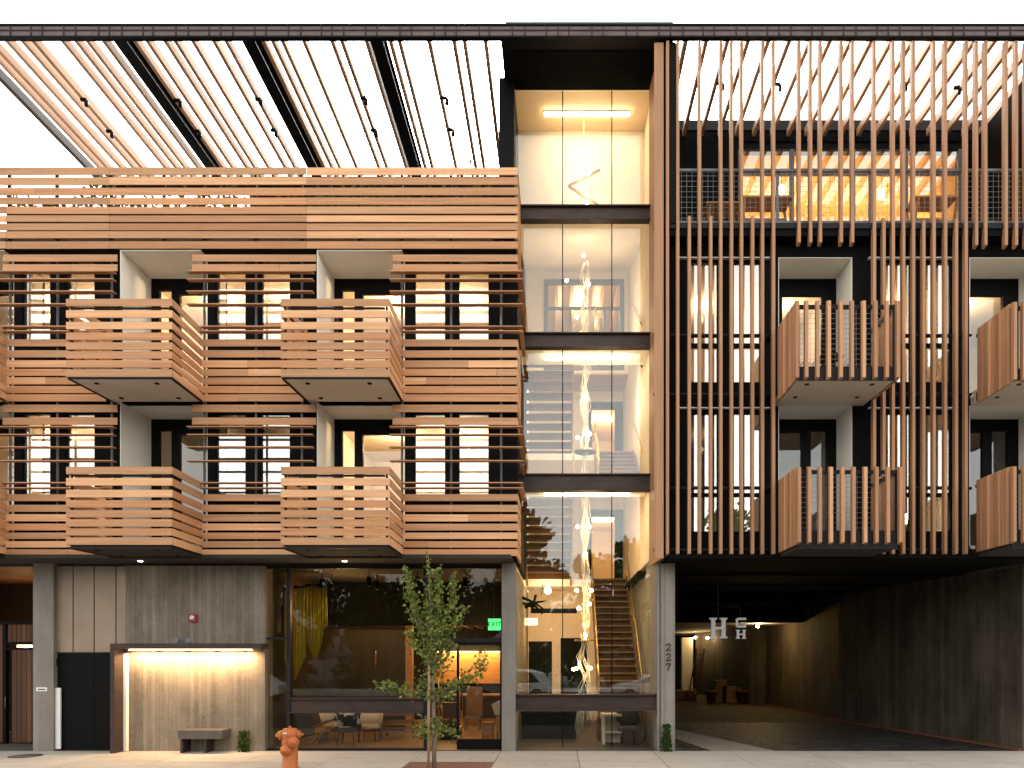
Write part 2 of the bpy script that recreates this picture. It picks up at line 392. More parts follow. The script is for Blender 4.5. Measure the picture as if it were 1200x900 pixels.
# niches
for a, b in niches:
    for z0, z1 in ((8.55, 11.856), (4.95, 8.31)):
        m = MB(); m.box(a-.012, a, .03, 1.23, z0+.02, z1); m.box(b, b+.012, .335, 1.23, z0+.02, z1); m.box(a-.012, b+.012, .03, 1.23, z1, z1+.012)
        m.build('niche_wall', 'plaster', L)
        box1('balcony_floor', 'deck', L, a, b, 0, 1.23, z0-.06, z0+.02)
        d = MB(); zt = z1 - .02
        wx = b - a
        wall(d, a, b, z0, z1, 1.23, 1.33, [(a+.20, a+.51, z0+.12, zt-.26), (a+.72, b-.15, z0+.12, zt-.36)])
        do = d.build('door', 'black', L)
        box1('pane', 'glass_b', do, a+.20, a+.51, 1.27, 1.28, z0+.12, zt-.26); box1('pane', 'glass_b', do, a+.72, b-.15, 1.27, 1.28, z0+.12, zt-.36)
# rooms
def room(parent, x0, x1, z0, z1, y0, y1, mat='paint', floor='wood_floor'):
    m = MB(); e = .05
    m.quad((x0,y1,z0),(x1,y1,z0),(x1,y1,z1),(x0,y1,z1)); m.quad((x0,y0,z0),(x0,y1,z0),(x0,y1,z1),(x0,y0,z1)); m.quad((x1,y0,z0),(x1,y0,z1),(x1,y1,z1),(x1,y1,z0))
    m.quad((x0,y0,z1),(x0,y1,z1),(x1,y1,z1),(x1,y0,z1))
    m.build('room_walls', mat, parent); MB().quad((x0,y0,z0),(x1,y0,z0),(x1,y1,z0),(x0,y1,z0)).build('room_floor', floor, parent)
WARM = (1, .70, .38)
for fl, (z0, z1) in FL.items():
    for k, (x0, x1, pw) in enumerate(((XL, -10.48, 150), (-10.44, -5.85, 150 if fl == 3 else 6), (-5.81, -1.1, 190))):
        room(L, x0, x1, z0, z1+.05, .56, 5.2)
        for lx in ((x0+x1)/2 - .9, (x0+x1)/2 + 1.0):
            if x0 == XL: lx += 1.2
            c = MB().lathe([(.06, -.02), (.06, 0)], (lx, 2.4, z1-.01)).build('ceiling_lamp', 'dl' if pw > 20 else 'soffit', L)
            if pw: lamp('room_light', (lx, 2.4, z1-.35), pw*.36, WARM)
        # headboard / furniture silhouettes
        box1('headboard', 'furn', L, x0+.6, x0+2.4, 5.05, 5.15, z0+.3, z0+1.5)
box1('slab', 'charcoal', L, XL, XR-.06, .60, 5.4, 8.31+.10, 8.545); box1('slab', 'charcoal', L, XL, XR-.06, .34, 5.4, 11.87+.1, 12.2)
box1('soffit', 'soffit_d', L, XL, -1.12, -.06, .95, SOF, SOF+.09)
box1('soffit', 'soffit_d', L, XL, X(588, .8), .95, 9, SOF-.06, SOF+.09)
box1('end_wall', 'charcoal', L, XR-.5, XR-.06, .56, 5.4, SOF+.1, 12.2)
# --- boards
SEAM = [X(7), X(128), X(359)]
def boards(mb, spans, z0, z1, y0=0.0, y1=.02):
    z0 += .010; z1 -= .003
    for a, b in spans:
        cuts = [a] + [s + R.choice((0, 0, .0)) for s in SEAM if a+.3 < s < b-.3] + [b]
        if len(cuts) > 2 and R.random() < .3: cuts.pop(1)
        if b-a > 2 and R.random() < .4: cuts = sorted(cuts + [R.uniform(a+.5, b-.5)])
        for p, q in zip(cuts, cuts[1:]):
            j, k = R.uniform(-.004, .004), R.uniform(-.004, .004); e, f = R.uniform(-.0035, .0035), R.uniform(-.0035, .0035)
            mb.hexa([(p+.003,y0+j,z0+e),(q-.003,y0+k,z0+f),(q-.003,y1+k,z0+f),(p+.003,y1+j,z0+e),(p+.003,y0+j,z1+e),(q-.003,y0+k,z1+f),(q-.003,y1+k,z1+f),(p+.003,y1+j,z1+e)])
PAR = [(196, 205.3), (207.5, 216.8), (219.8, 229.2), (231.2, 240), (242, 250.8), (252.3, 260.2), (261.6, 270), (270.8, 279.5), (282.8, 291.8)]
m = MB()
for a, b in PAR: boards(m, [(XL, XR)], Z(b), Z(a))
m.build('cladding_screen', 'wood_h', L)
def bay_spans(fl): return [(XL, X(-15)), (X(3), X(137.5)), (X(225), X(370.5)), (X(460), XR)]
UP3 = [(298.2, 306.8), (309.6, 318)]; UP2 = [(474, 483.2), (489.3, 498.2)]
LO3 = [(397.5, 406.3), (410.3, 419.2), (422, 430.8), (432.2, 440.8), (442.1, 450.8), (452.2, 461), (462, 470.8)]
LO2 = [(579, 587.6), (591.4, 600), (602.6, 611.4), (613.6, 622), (624, 632), (634, 642), (643.6, 652)]
for rows, kind in ((UP3, 'u'), (UP2, 'u'), (LO3, 'l'), (LO2, 'l')):
    for sp in [(XL, -15.2), (-12.98, -10.62), (-8.36, -5.99), (-3.66, XR)] if kind == 'l' else bay_spans(0):
        m = MB()
        for a, b in rows: boards(m, [sp], Z(b), Z(a))
        m.build('cladding_screen', 'wood_h', L)
# end return boards
for rows in (PAR+UP3, LO3+UP2, LO2):
    m = MB()
    for a, b in rows: m.box(XR-.043, XR+R.uniform(-.003, .003), .047, 1.28, Z(b), Z(a))
    m.build('end_cladding', 'wood_h', L)
# louvre blades
for ys in ((321, 330.2, 344.3, 359.2, 385.2, 390.6), (381.8+120, 511, 525.5, 541.5, 567, 573)):
    for i, y in enumerate(ys):
        for a, b in ((XL, X(-16)), (X(3)-.02, X(137.5)-.02), (X(225)-.06, X(370.5)-.04), (X(460)-.04, XR+.12)):
            if i >= 4:                                        # run up to the balcony sides
                a, b = {0: (XL, -15.2), 1: (-12.95, -10.5), 2: (-8.34, -5.93), 3: (-3.64, XR+.12)}[[XL, X(3)-.02, X(225)-.06, X(460)-.04].index(a)]
            lb = MB(); lb.box(a, b, -.13, .0, Z(y)-.011, Z(y)+.011)
            if b > XR: lb.box(XR+.03, XR+.12, +.001, 1.25, Z(y)-.011, Z(y)+.011)
            lb.build('louvre_blade', 'wood_h', L)
for p in (163, 403):
    MB().lathe([(.055, -.012), (.055, .004)], (X(p, .35), .4, SOF-.001), n=14).build('downlight', 'dl', L)
# studs
st = [8, 64, 128, 237, 298, 352, 470, 528, 587, -40, -110]
for p in st:
    MB().tube([(X(p), .10, Z(296)), (X(p), .10, SOF+.1)], .028, 8).build('stud', 'steel_g', L)
for p in [8, 64, 128, 237, 298, 352, 470, 528, 587, 190, 420, -40, -110]:
    box1('parapet_post', 'steel', L, X(p)-.03, X(p)+.03, .05, .11, Z(291), Z(197))
# balconies
def balcony_h(x0, x1, xw0, xw1, zs, zb, mat='soffit'):
    """zs: list of front board (z0,z1); zb: soffit underside"""
    F = -1.35
    b = MB(); b.hexa([(x0+.06,F+.06,zb),(x1-.06,F+.06,zb),(xw1-.05,.30,zb),(xw0+.05,.30,zb)] + [(x0+.06,F+.06,zb+.22),(x1-.06,F+.06,zb+.22),(xw1-.05,.30,zb+.22),(xw0+.05,.30,zb+.22)])
    bo = b.build('balcony', mat, L)
    m = MB()
    for z0, z1 in zs:
        j = R.uniform(-.004, .004)
        z0 += .010; z1 -= .003
        m.box(x0, x1, F+j, F+.025, z0, z1)
        for fx, wx, s in ((x0, xw0, 1), (x1, xw1, -1)):
            t = .025*s
            m.hexa([(fx,F+.027,z0),(fx+t,F+.027,z0),(wx+t,.0,z0),(wx,.0,z0),(fx,F+.027,z1),(fx+t,F+.027,z1),(wx+t,.0,z1),(wx,.0,z1)])
    m.build('board_screen', 'wood_h', bo)
    m = MB()
    for fx in (x0+.08, (x0+x1)/2, x1-.08): m.box(fx-.02, fx+.02, F+.05, F+.09, zb+.2, zs[0][1]-.03)
    m.box(x0+.12, x1-.12, F+.052, F+.085, zs[0][0]-.03, zs[0][0]+.01)
    m.box(x0+.02, x1-.02, F+.01, F+.058, zb-.014, zb+.02)
    for fx, wx, s in ((x0, xw0, 1), (x1, xw1, -1)):
        m.hexa([(fx+.0*s,F+.06,zb-.013),(fx+.058*s,F+.06,zb-.013),(wx+.048*s,.0,zb-.013),(wx-.01*s,.0,zb-.013),(fx,F+.06,zb+.002),(fx+.058*s,F+.06,zb+.002),(wx+.048*s,0,zb+.002),(wx-.01*s,0,zb+.002)])
    m.build('rail_frame', 'steel', bo)
    for px in (.2, .78):
        for yy in (-1.05, -.2):
            cx = x0 + (x1-x0)*px
            MB().lathe([(.05, -.012), (.05, .01)], (cx, yy, zb-.002), n=12).build('downlight', 'black', bo)
    return bo
B3 = [(350, 359), (363.4, 372.6), (377, 386), (389.6, 398.8), (401, 410), (411.5, 420.6), (422, 431.2), (432.6, 442)]
B2 = [(546.8, 556), (560, 569.4), (573.8, 583.2), (586, 595.2), (597.6, 606.8), (608.4, 617.6), (619, 628), (629.6, 639)]
for bx in ((-10.58, -8.30, -10.5, -8.36), (-5.97, -3.63, -5.92, -3.66), (-15.25, -12.90, -15.2, -12.95)):
    balcony_h(*bx, [(Z(b, -1.35), Z(a, -1.35)) for a, b in B3], 8.31)
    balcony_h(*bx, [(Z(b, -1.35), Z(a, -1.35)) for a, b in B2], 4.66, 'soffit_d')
# terrace
box1('terrace_bounce_deck', 'deck', L, XL, -1.56, .12, 9, 12.2, 12.215)  # unseen pale sheet added to bounce light onto the batten undersides
box1('rear_parapet', 'black', L, -9.4, -1.55, 4.75, 4.9, 12.2, 16.35); box1('rear_parapet', 'black', L, -14.0, -9.41, 4.75, 4.9, 12.2, 15.75)
tpl = thing('terrace_planter', 'long dark roof terrace planter full of plants behind the timber parapet', 'planter', (-7, 1, 12.215))
box1('trough', 'steel', tpl, -13.6, -1.6, .8, 1.2, 12.217, 13.25)
m = MB()
for k in range(2600):
    hx_ = R.uniform(-13.6, -1.7); q = Vector((hx_, 1.0+R.gauss(0, .16), 13.2 + min(1.15, abs(R.gauss(0, .32+.14*math.sin(hx_*2.1)+.1*math.sin(hx_*5.3)))))); a = R.random()*6.28; u = Vector((math.cos(a), math.sin(a), R.uniform(-.3, 1))).normalized()*.15; v = u.cross(Vector((R.uniform(-.4, .4), -1, .3))).normalized()*.05; m.quad(q, q+u*.5+v, q+u, q+u*.5-v)
m.build('foliage', 'leaf_d', tpl, False)

# ground floor
GD = .8
def gx(p): return X(p, GD)
col = MB().box(gx(38.7), gx(62.7), GD, 1.3, 0, SOF-.003).build('column', 'conc_l', L)
wall(MB(), gx(148), gx(310.5), 0, SOF-.063, GD, 1.25, []).build('concrete_wall', 'conc', L)
for a, b in ((66, 85), (86.3, 109.6), (111, 135.2), (136.5, 147.6)):
    box1('metal_panel', 'panel', L, X(a, .92), X(b, .92), .92, .98, Z(764, .92), SOF-.063)
box1('backing_wall', 'black', L, gx(62.7), gx(148), .99, 1.1, 0, SOF-.063)
do = box1('door', 'black', L, X(65, .94), X(128.8, .94), .93, .985, .01, Z(765.5, .94))
box1('door_seam', 'charcoal', do, X(110, .94)-.006, X(110, .94)+.006, .926, .93, .03, Z(767, .94))
box1('handle', 'white', do, X(66.3, .9), X(72, .9), .86, .90, .04, Z(806, .9))
box1('handle', 'steel', do, X(66, .9), X(67.5, .9), .89, .928, Z(780, .9), Z(772, .9))
box1('head_trim', 'rust', L, X(63.5, .9), X(147.8, .92), .90, .985, Z(765.3, .92), Z(764, .92)+.0)
# canopy (steel plate hood)
y0c = .36
cn = MB(); cn.box(X(129, y0c), X(306, y0c), y0c, .80, Z(760.5, y0c), Z(754, y0c))
cn.box(X(129, y0c), X(134, y0c), y0c, .80, 0, Z(760.5, y0c))
co = cn.build('entrance_hood', 'rust', L)
box1('leg_glow_panel', 'plaster', L, gx(141), gx(151), .70, .798, .01, Z(766, .7))  # pale panel painting the hood's light on the leg's inner face
box1('led_strip', 'led2', co, gx(155), gx(298), .66, .70, Z(760.5, y0c)-.03, Z(760.5, y0c)-.004)
for p in (190, 224, 258, 290): box1('lamp_bracket', 'black', co, gx(p)-.04, gx(p)+.04, .62, .72, Z(760.5, y0c)-.07, Z(760.5, y0c)-.031)
area('hood_light', ((gx(155)+gx(298))/2, .62, Z(760.5, y0c)-.09), gx(298)-gx(155), .06, 78, (1, .64, .32), (math.radians(12), 0, 0))
# storefront
SD = .95
def sx(p): return X(p, SD)
m = MB()
for a, b in ((311, 313), (337, 341.5), (497, 501.5)): m.box(sx(a), sx(b), SD-.08, SD+.06, 0, SOF-.065)
m.box(sx(313), sx(337), SD-.05, SD+.04, Z(749.5, SD), Z(747, SD)); m.box(sx(501.5), sx(588), SD-.05, SD+.04, Z(752, SD), Z(748, SD))
m.box(sx(313), sx(337), SD-.05, SD+.04, 0, .05); m.box(sx(341.5), sx(497), SD-.05, SD+.04, 0, .05)
m.box(sx(313), sx(337), SD-.05, SD+.04, SOF-.12, SOF-.065); m.box(sx(341.5), sx(497), SD-.05, SD+.04, SOF-.12, SOF-.065); m.box(sx(501.5), sx(588), SD-.05, SD+.04, SOF-.12, SOF-.065)
m.build('storefront_frame', 'steel', L)
m = MB(); za, zb_ = Z(818, SD), Z(835, SD); xa, xb = sx(341.6), sx(497)
m.box(xa, xb, SD-.16, SD+.06, za-.02, za); m.box(xa, xb, SD-.16, SD+.06, zb_, zb_+.02); m.box(xa, xb, SD-.05, SD-.03, zb_+.02, za-.02)
m.build('window_beam', 'rust', L)
for a, b, c, d in ((313, 337, .05, Z(749.5, SD)), (313, 337, Z(747, SD), SOF-.12), (341.5, 440, Z(818, SD), SOF-.12), (440.4, 497, Z(818, SD), SOF-.12), (341.5, 419, .05, Z(835, SD)), (419.4, 497, .05, Z(835, SD)), (501.5, 536, Z(748, SD), SOF-.12), (536.3, 588, Z(748, SD), SOF-.12), (501.5, 535, .02, Z(752, SD))):
    box1('pane', 'glass_l', L, sx(a), sx(b), SD+.0, SD+.012, c, d)
dm = MB(); dm.box(sx(535.3), sx(538), SD-.02, SD+.03, 0.02, Z(752.5, SD)); dm.box(sx(586), sx(588), SD-.02, SD+.03, 0.02, Z(752.5, SD)); dm.box(sx(538), sx(586), SD-.03, SD+.03, .02, Z(866, SD)); dm.box(sx(538), sx(586), SD-.02, SD+.03, Z(756, SD), Z(752.5, SD))
do = dm.build('door', 'black', L)
box1('pane', 'glass_l', do, sx(538), sx(586), SD, SD+.012, Z(866, SD), Z(756, SD)); MB().tube([(sx(541.5), SD-.07, 1.0), (sx(541.5), SD-.07, 1.75)], .014).build('handle', 'steel', do)
# lobby interior
lz = SOF-.07; lx0, lx1 = gx(311)-.02, gx(588)
m = MB(); m.quad((lx0,.96,.0),(lx0,9,.0),(lx0,9,lz),(lx0,.96,lz)); m.quad((lx0,9,0),(lx1,9,0),(lx1,9,lz),(lx0,9,lz))
m.build('lobby_wall', 'wood_dark', L)
box1('lobby_floor', 'wood_floor', L, lx0, lx1, .98, 9, -.01, .006)
MB().quad((lx0,.99,lz),(lx0,9,lz),(lx1,9,lz),(lx1,.99,lz)).build('lobby_ceiling', 'soffit_d', L)
box1('lobby_partition', 'wood_part', L, lx0+.01, X(474, 5), 5, 5.12, .006, 3.245)
box1('lobby_beam', 'soot', L, lx0+.01, lx1-.01, 4.4, 5.0, 3.25, lz-.01)
m = MB()
for k in range(16): m.box(lx0+.3+k*.38, lx0+.36+k*.38, 5.2, 8.9, 3.30, 3.42)
m.build('ceiling_slats', 'furn', L)
box1('lobby_post', 'wood_lobby', L, X(475, 5), X(483, 5), 5, 5.2, .006, 3.2)
box1('reception_panel', 'wood_lobby', L, X(503, 8.5), lx1-.02, 8.5, 8.6, 1.35, Z(764, 8.5)); box1('reception_backing', 'black', L, X(503, 8.5), lx1-.02, 8.62, 8.7, .006, lz-.02)
box1('cove_strip', 'led2', L, X(506, 8.5), lx1-.1, 8.40, 8.47, Z(764, 8.5)-.0, Z(764, 8.5)+.02)
area('reception_light', (X(550, 8.2), 8.05, 2.60), 2.2, .08, 44, (1, .60, .22), (math.radians(35), 0, 0))
area('lobby_wash', (X(420, 4.2), 4.2, 3.1), 3.0, .1, 3, (1, .58, .22), (math.radians(40), 0, 0))
lamp('lobby_lamp', (X(520, 6), 6.6, 2.9), 60, (1, .58, .22)); lamp('lobby_lamp', (X(410, 3), 2.6, 3.6), 46, (1, .58, .22)); lamp('lobby_lamp', (X(560, 4), 3.6, 2.9), 48, (1, .58, .22))
# side passage left of column
box1('passage_wall', 'conc', L, XL, XL+.2, .8, 6, 0, SOF-.063)
box1('passage_back', 'wood_dark', L, XL+.2, gx(38.7)-.0, 5.0, 5.1, 0, SOF-.063)
box1('passage_side', 'conc', L, gx(38.7)+.02, gx(62.7), 1.31, 6, 0, SOF-.063)
MB().quad((XL+.2,.96,SOF-.064),(XL+.2,6,SOF-.064),(gx(38.7),6,SOF-.064),(gx(38.7),.96,SOF-.064)).build('passage_ceiling', 'wood_under', L)

# ------------------------------------------------------------------ passage gate
G = thing('passage_gate', 'dark slatted wooden gate in a black frame beside the concrete pier at far left', 'gate', (X(20, 2.2), 2.2, 0))
D = 2.2
m = MB(); 
for p0, p1 in ((3, 7), (38, 41)): m.box(X(p0, D), X(p1, D), D, D+.1, 0, Z(728, D))
for ya, yb in ((728, 731.5), (752.5, 755.5), (759, 761.5)): m.box(X(7, D), X(38, D), D+.01, D+.09, Z(yb, D), Z(ya, D))
m.box(X(-25, D), X(3, D), D+.01, D+.09, Z(731.5, D), Z(728, D))
m.build('gate_frame', 'black', G)
m = MB()
for k in range(6): m.box(X(8, D)+k*.125, X(8, D)+k*.125+.11, D+.03, D+.06, Z(752, D), Z(732, D))
m.build('upper_slats', 'wood_gate', G)
m = MB()
for k in range(5): m.box(X(13, D)+k*.13, X(13, D)+k*.13+.118, D+.03, D+.06, .03, Z(761.5, D))
m.box(X(-25, D), X(2.5, D), D+.03, D+.06, .03, Z(732, D))
m.build('gate_leaf', 'wood_gate', G)
box1('light_slot', 'led2', G, X(18, D), X(38, D), D+.06, D+.08, Z(758.7, D), Z(756, D))
MB().tube([(X(8, D), D-.05, .95), (X(8, D), D-.05, 1.25)], .015).build('handle', 'steel_g', G)
lamp('passage_lamp', (X(22, 3.4), 3.6, 3.6), 9, (1, .55, .2))

# ------------------------------------------------------------------ STAIR TOWER
T = thing('stair_tower', 'glazed stair tower with steel floor beams glowing between the two timber wings', 'building', (.6, 3, 0))
TD = 1.35
TX0, TX1 = -1.12, 2.34
box1('side_wall', 'black', T, -1.5, TX0, 1.0, 9, 12.2, 16.74)
box1('side_wall', 'twall', T, TX0-.06, TX0-.005, 1.36, 8.7, SOF, 16.74)
box1('lobby_side_wall', 'conc_l', T, -1.40, TX0-.0, 1.3, 8.7, 0, SOF-.002)
MB().box(2.345, 2.42, 1.36, 8.7, SOF+.2, 16.74).build('side_wall', 'twall', T)
MB().box(2.42, 2.50, .80, 8.8, 0, SOF+.195).build('side_wall', 'conc_l', T)
box1('party_wall', 'black', T, 2.602, 2.735, -.02, 8.8, 12.44, 16.711); box1('party_wall', 'charcoal', T, 2.44, 2.60, .06, 8.8, SOF+.2, 16.74)
# timber return
rt = MB(); 
zb0, zt0 = 4.62, 16.72
rt.hexa([(2.39,0,zb0),(2.44,0,zb0),(2.34,1.34,zb0),(2.29,1.34,zb0),(2.39,0,zt0),(2.44,0,zt0),(2.34,1.34,zt0),(2.29,1.34,zt0)])
rt.build('timber_return', 'wood_v', T)
box1('timber_return', 'wood_v', T, 2.23, 2.445, -.05, -.002, zb0, Z(52)); 
# columns
for a, b in ((588, 604), (773, 791)): box1('column', 'conc_l', T, gx(a), gx(b), .8, 1.3, 0, SOF-.003 if a < 600 else SOF-.003)
# back wall, ceilings
hol = [(1.08, 2.30, 4.95, 7.6), (1.08, 2.30, 8.55, 11.5), (-1.10, -.25, 0.02, 2.86), (.06, 1.02, .02, 2.98)]
wall(MB(), TX0, 2.42, 0, 12.8, 8.7, 8.85, hol).build('back_wall', 'twall', T)
for hx in hol[:2]:
    m = MB(); m.box(hx[0], hx[0]+.10, 8.62, 8.86, hx[2], hx[3]); m.box(hx[1]-.28, hx[1], 8.60, 8.86, hx[2], hx[3]); m.box(hx[0]+.1, hx[1]-.28, 8.62, 8.86, hx[3]-.22, hx[3])
    m.build('door_frame', 'charcoal', T)
    room(T, .5, 2.6, hx[2]-.05, hx[3]+.1, 8.86, 13.5, 'paint')
    lamp('corridor_light', (1.6, 10.6, hx[3]-.4), 46, (1, .56, .2))
    box1('corridor_lamp', 'led', T, 1.3, 2.1, 10.5, 10.56, hx[3]-.05, hx[3])
for hx in hol[2:]:
    do = box1('door', 'black', T, hx[0], hx[1], 8.74, 8.8, hx[2], hx[3]); box1('handle', 'steel_g', do, hx[1]-.14, hx[1]-.1, 8.68, 8.735, 1.0, 1.25)
# steel beams
for y0, y1, d in ((245, 262, TD), (393, 410, TD), (557, 577, TD)):
    m = MB(); za, zb1 = Z(y0, d), Z(y1, d)
    m.box(TX0, TX1, d-.19, d+.02, za-.03, za); m.box(TX0, TX1, d-.19, d+.02, zb1, zb1+.03); m.box(TX0, TX1, d-.11, d-.08, zb1+.03, za-.03)
    m.build('floor_beam', 'rust', T)
m = MB(); za, zb1 = Z(813.5, .86), Z(833, .86); a, b = gx(604)+.003, gx(773)-.003
m.box(a, b, .83, 1.05, za-.03, za); m.box(a, b, .83, 1.05, zb1, zb1+.03); m.box(a, b, .93, .96, zb1+.03, za-.03)
m.build('guard_beam', 'rust', T)
# glass panes and black joints
CX = [TX0, X(659.3, TD), X(717, TD), TX1]
for za, zb1 in ((16.70, Z(245, TD)), (Z(262, TD), Z(393, TD)), (Z(410, TD), Z(557, TD)), (Z(577, TD), 1.20), (1.195, .02)):
    for a, b in zip(CX, CX[1:]): box1('pane', 'glass_t' if za > 1.3 else 'glass_l', T, a+.012, b-.012, TD, TD+.014, zb1, za)
    m = MB()
    for c in CX[1:3]: m.box(c-.012, c+.012, TD-.004, TD+.02, zb1, za)
    m.build('glass_joint', 'black', T)
box1('floor', 'floor_dark', T, TX0, 2.42, .81, 8.7, -.012, .004)
# landings
box1('landing', 'plaster', T, TX0, 2.34, 1.38, 2.75, 6.70, Z(557, TD)); box1('landing', 'plaster', T, TX0, 2.34, 1.38, 2.75, 10.33, Z(393, TD))
box1('landing', 'plaster', T, TX0, 2.34, 7.1, 8.69, 4.70, 4.93); box1('landing', 'plaster', T, TX0, 2.34, 4.9, 8.69, 8.33, 8.53)
# upper sloping ceiling, top wall
m = MB(); m.hexa([(TX0,1.38,13.36),(2.34,1.38,13.36),(2.34,7.1,15.3),(TX0,7.1,15.3),(TX0,1.38,13.62),(2.34,1.38,13.62),(2.34,7.1,15.5),(TX0,7.1,15.5)])
m.build('sloped_ceiling', 'twall', T)
box1('top_wall', 'twall', T, TX0, 2.34, 2.73, 2.85, 14.12, 16.74)
m = MB(); wall(m, TX0, 2.34, 11.9, 15.3, 7.1, 7.2, [(-.5, 2.2, 12.0, 15.05)]); m.build('gallery_wall', 'twall', T)
m = MB(); frame(m, -.5, 2.2, 12.0, 15.05, 7.05, 7.18, .14); m.box(.35, .43, 7.06, 7.15, 12.14, 14.1); m.box(1.5, 1.58, 7.06, 7.15, 12.14, 14.1); m.box(-.36, 2.06, 7.06, 7.15, 14.05, 14.13)
gf = m.build('gallery_window', 'steel_g', T); box1('pane', 'glass_l', gf, -.36, 2.06, 7.10, 7.11, 12.14, 14.91)
room(T, -.9, 2.6, 11.9, 15.6, 7.25, 12.5, 'paint'); lamp('gallery_light', (.8, 9.4, 14.9), 80, (1, .7, .4))
m = MB()
for k in range(6): m.box(-.7+k*.55, -.58+k*.55, 7.3, 12.4, 15.3, 15.55)
m.build('gallery_rafters', 'wood_y', T)
# roof
box1('roof_slab', 'black', T, X(587, .0), 2.66, -.028, 9, 16.74, 17.12); box1('top_ceiling', 'lamplit_ochre', T, TX0, 2.34, 1.37, 2.72, 16.728, 16.739)
box1('roof_soffit_panel', 'soot', T, TX0+.02, 2.26, .24, TD, 16.722, 16.738)
box1('roof_cap', 'mint', T, X(592, .6), X(789, .6), .6, 8.8, 17.12, Z(24.5, .6))
lamp('tower_light', (.6, 2.0, 15.6), 9, (1, .78, .52)); lamp('tower_light', (.9, 4.4, 12.4), 50, (1, .78, .52)); 
lamp('tower_light', (1.5, 4.0, 9.8), 40, (1, .74, .46)); lamp('tower_light', (1.0, 4.2, 6.0), 22, (1, .54, .2))
lamp('tower_light', (-.3, 6.4, 3.2), 34, (1, .50, .15)); lamp('tower_light', (.75, 3.0, 3.2), 10, (1, .50, .16)); lamp('tower_light', (.75, 6.6, 1.9), 8, (1, .56, .22))

# linear ceiling lamps of tower
LT = []
for k, (y, d, word) in enumerate(((136, 2.05, 'on the top ceiling of the tower'), (419.5, 2.2, 'under the upper landing of the tower'), (580, 2.2, 'under the lower landing of the tower'))):
    zc = {0: 16.72, 1: 10.328, 2: 6.698}[k]
    a, b = X(638, d), X(738, d)
    r = thing('linear_lamp', 'long glowing linear lamp ' + word, 'lamp', ((a+b)/2, d, zc), 'linear lamps inside the glass stair tower')
    box1('housing', 'white', r, a-.01, b+.01, d-.04, d+.04, zc-.03, zc-.001); box1('diffuser', 'led', r, a, b, d-.035, d+.035, zc-.085, zc-.031)
    area('linear_light', ((a+b)/2, d, zc-.1), b-a, .07, 13, (1, .72, .42))

# staircase
S = thing('staircase', 'steel and timber staircase with open treads climbing inside the glass tower', 'staircase', (1.6, 1.8, 0))
def flight(x0, x1, ya, za, yb, zb, n, name='stair_flight', slab=False):
    m = MB(); dy, dz = (yb-ya)/n, (zb-za)/n
    for i in range(n):
        y_, z_ = ya+dy*i, za+dz*(i+1)
        m.box(x0+.04, x1-.04, y_, y_+dy*1.0, z_-.036, z_)
    t = m.build('treads', 'furn', S)
    m = MB()
    for i in range(n):
        y_, z_ = ya+dy*i, za+dz*(i+1)
        m.box(x0+.05, x1-.05, y_+dy*.82, y_+dy*.9, z_-.03-abs(dz)+.0, z_-.037)
    m.build('risers', 'wood_gate', S)
    for x_ in (x0, x1-.04):
        m = MB(); m.hexa([(x_,ya,za-.22),(x_+.04,ya,za-.22),(x_+.04,yb,zb-.22),(x_,yb,zb-.22),(x_,ya,za+.12),(x_+.04,ya,za+.12),(x_+.04,yb,zb+.12),(x_,yb,zb+.12)]); m.build('stringer', 'furn', S)
        s = 1 if x_ == x0 else -1
        MB().tube([(x_+.02,ya,za+.95),(x_+.02,yb,zb+.95)], .022).build('handrail', 'brass', S)
        if x_ == x0:
            m = MB()
            for k in range(9):
                f = k/8; m.tube([(x_+.02, ya+(yb-ya)*f, za+(zb-za)*f+.1), (x_+.02, ya+(yb-ya)*f, za+(zb-za)*f+.95)], .008, 6)
            m.build('balusters', 'brass', S)
flight(1.08, 2.30, 2.73, .82, 7.1, 4.93, 20)
box1('stair_base', 'furn', S, 1.08, 2.30, 2.75, 3.6, .005, .60)
flight(-1.08, .42, 7.1, 4.93, 2.75, 6.93, 11, slab=True)
flight(1.08, 2.30, 2.78, 6.93, 4.9, 8.53, 9)
flight(-1.08, .42, 6.5, 8.53, 2.75, 10.49, 11, slab=True)
flight(1.08, 2.30, 2.78, 10.49, 4.9, 12.1, 9)
# chandelier
C = thing('chandelier', 'tall tangled chandelier of pale strands and bare bulbs hanging down the stair well', 'chandelier', (.73, 3.0, .3))
for k in range(13):
    pts = []; ph = R.random()*6.28
    for i in range(60):
        t = i/59; z = 13.3 - t*12.7
        amp = .085 + .05*math.sin(t*23+k*1.7) + (.08 if t > .86 else 0)
        pts.append((.73+math.cos(ph+t*34+k)*amp*(.6+.6*R.random()), 3.0+math.sin(ph+t*30+k)*amp, z))
    MB().tube(pts, .008, 5).build('strand', 'strand', C)
bz = [(664, 330), (690, 332), (672, 408), (676, 372), (677, 617), (691, 617), (676, 692), (693, 692), (678, 713), (691, 708), (672, 784), (676, 783), (692, 783), (686, 510), (677, 512), (691, 510), (684, 468), (684, 300), (686, 650), (686, 745), (684, 560)]
for p, y in bz:
    MB().ball((X(p, 2.95), 2.95+R.uniform(-.1, .1), Z(y, 3)), .045, 10).build('bulb', 'bulb', C)
m = MB()
for z in (2.75, 8.0, 11.2): m.lathe([(.30, 0), (.31, .02), (.30, .04), (.28, .02), (.30, 0)], (.73, 3.0, z), n=20)
m.build('ring', 'brass', C)
m = MB()
for k in range(30):
    a = R.random()*6.28; m.tube([(.73, 3.0, .75+R.random()*.5), (.73+math.cos(a)*.2, 3+math.sin(a)*.2, .6+R.random()*.3), (.73+math.cos(a)*.28, 3+math.sin(a)*.28, .2+R.random()*.25)], .012, 5)
m.build('tail', 'strand', C)
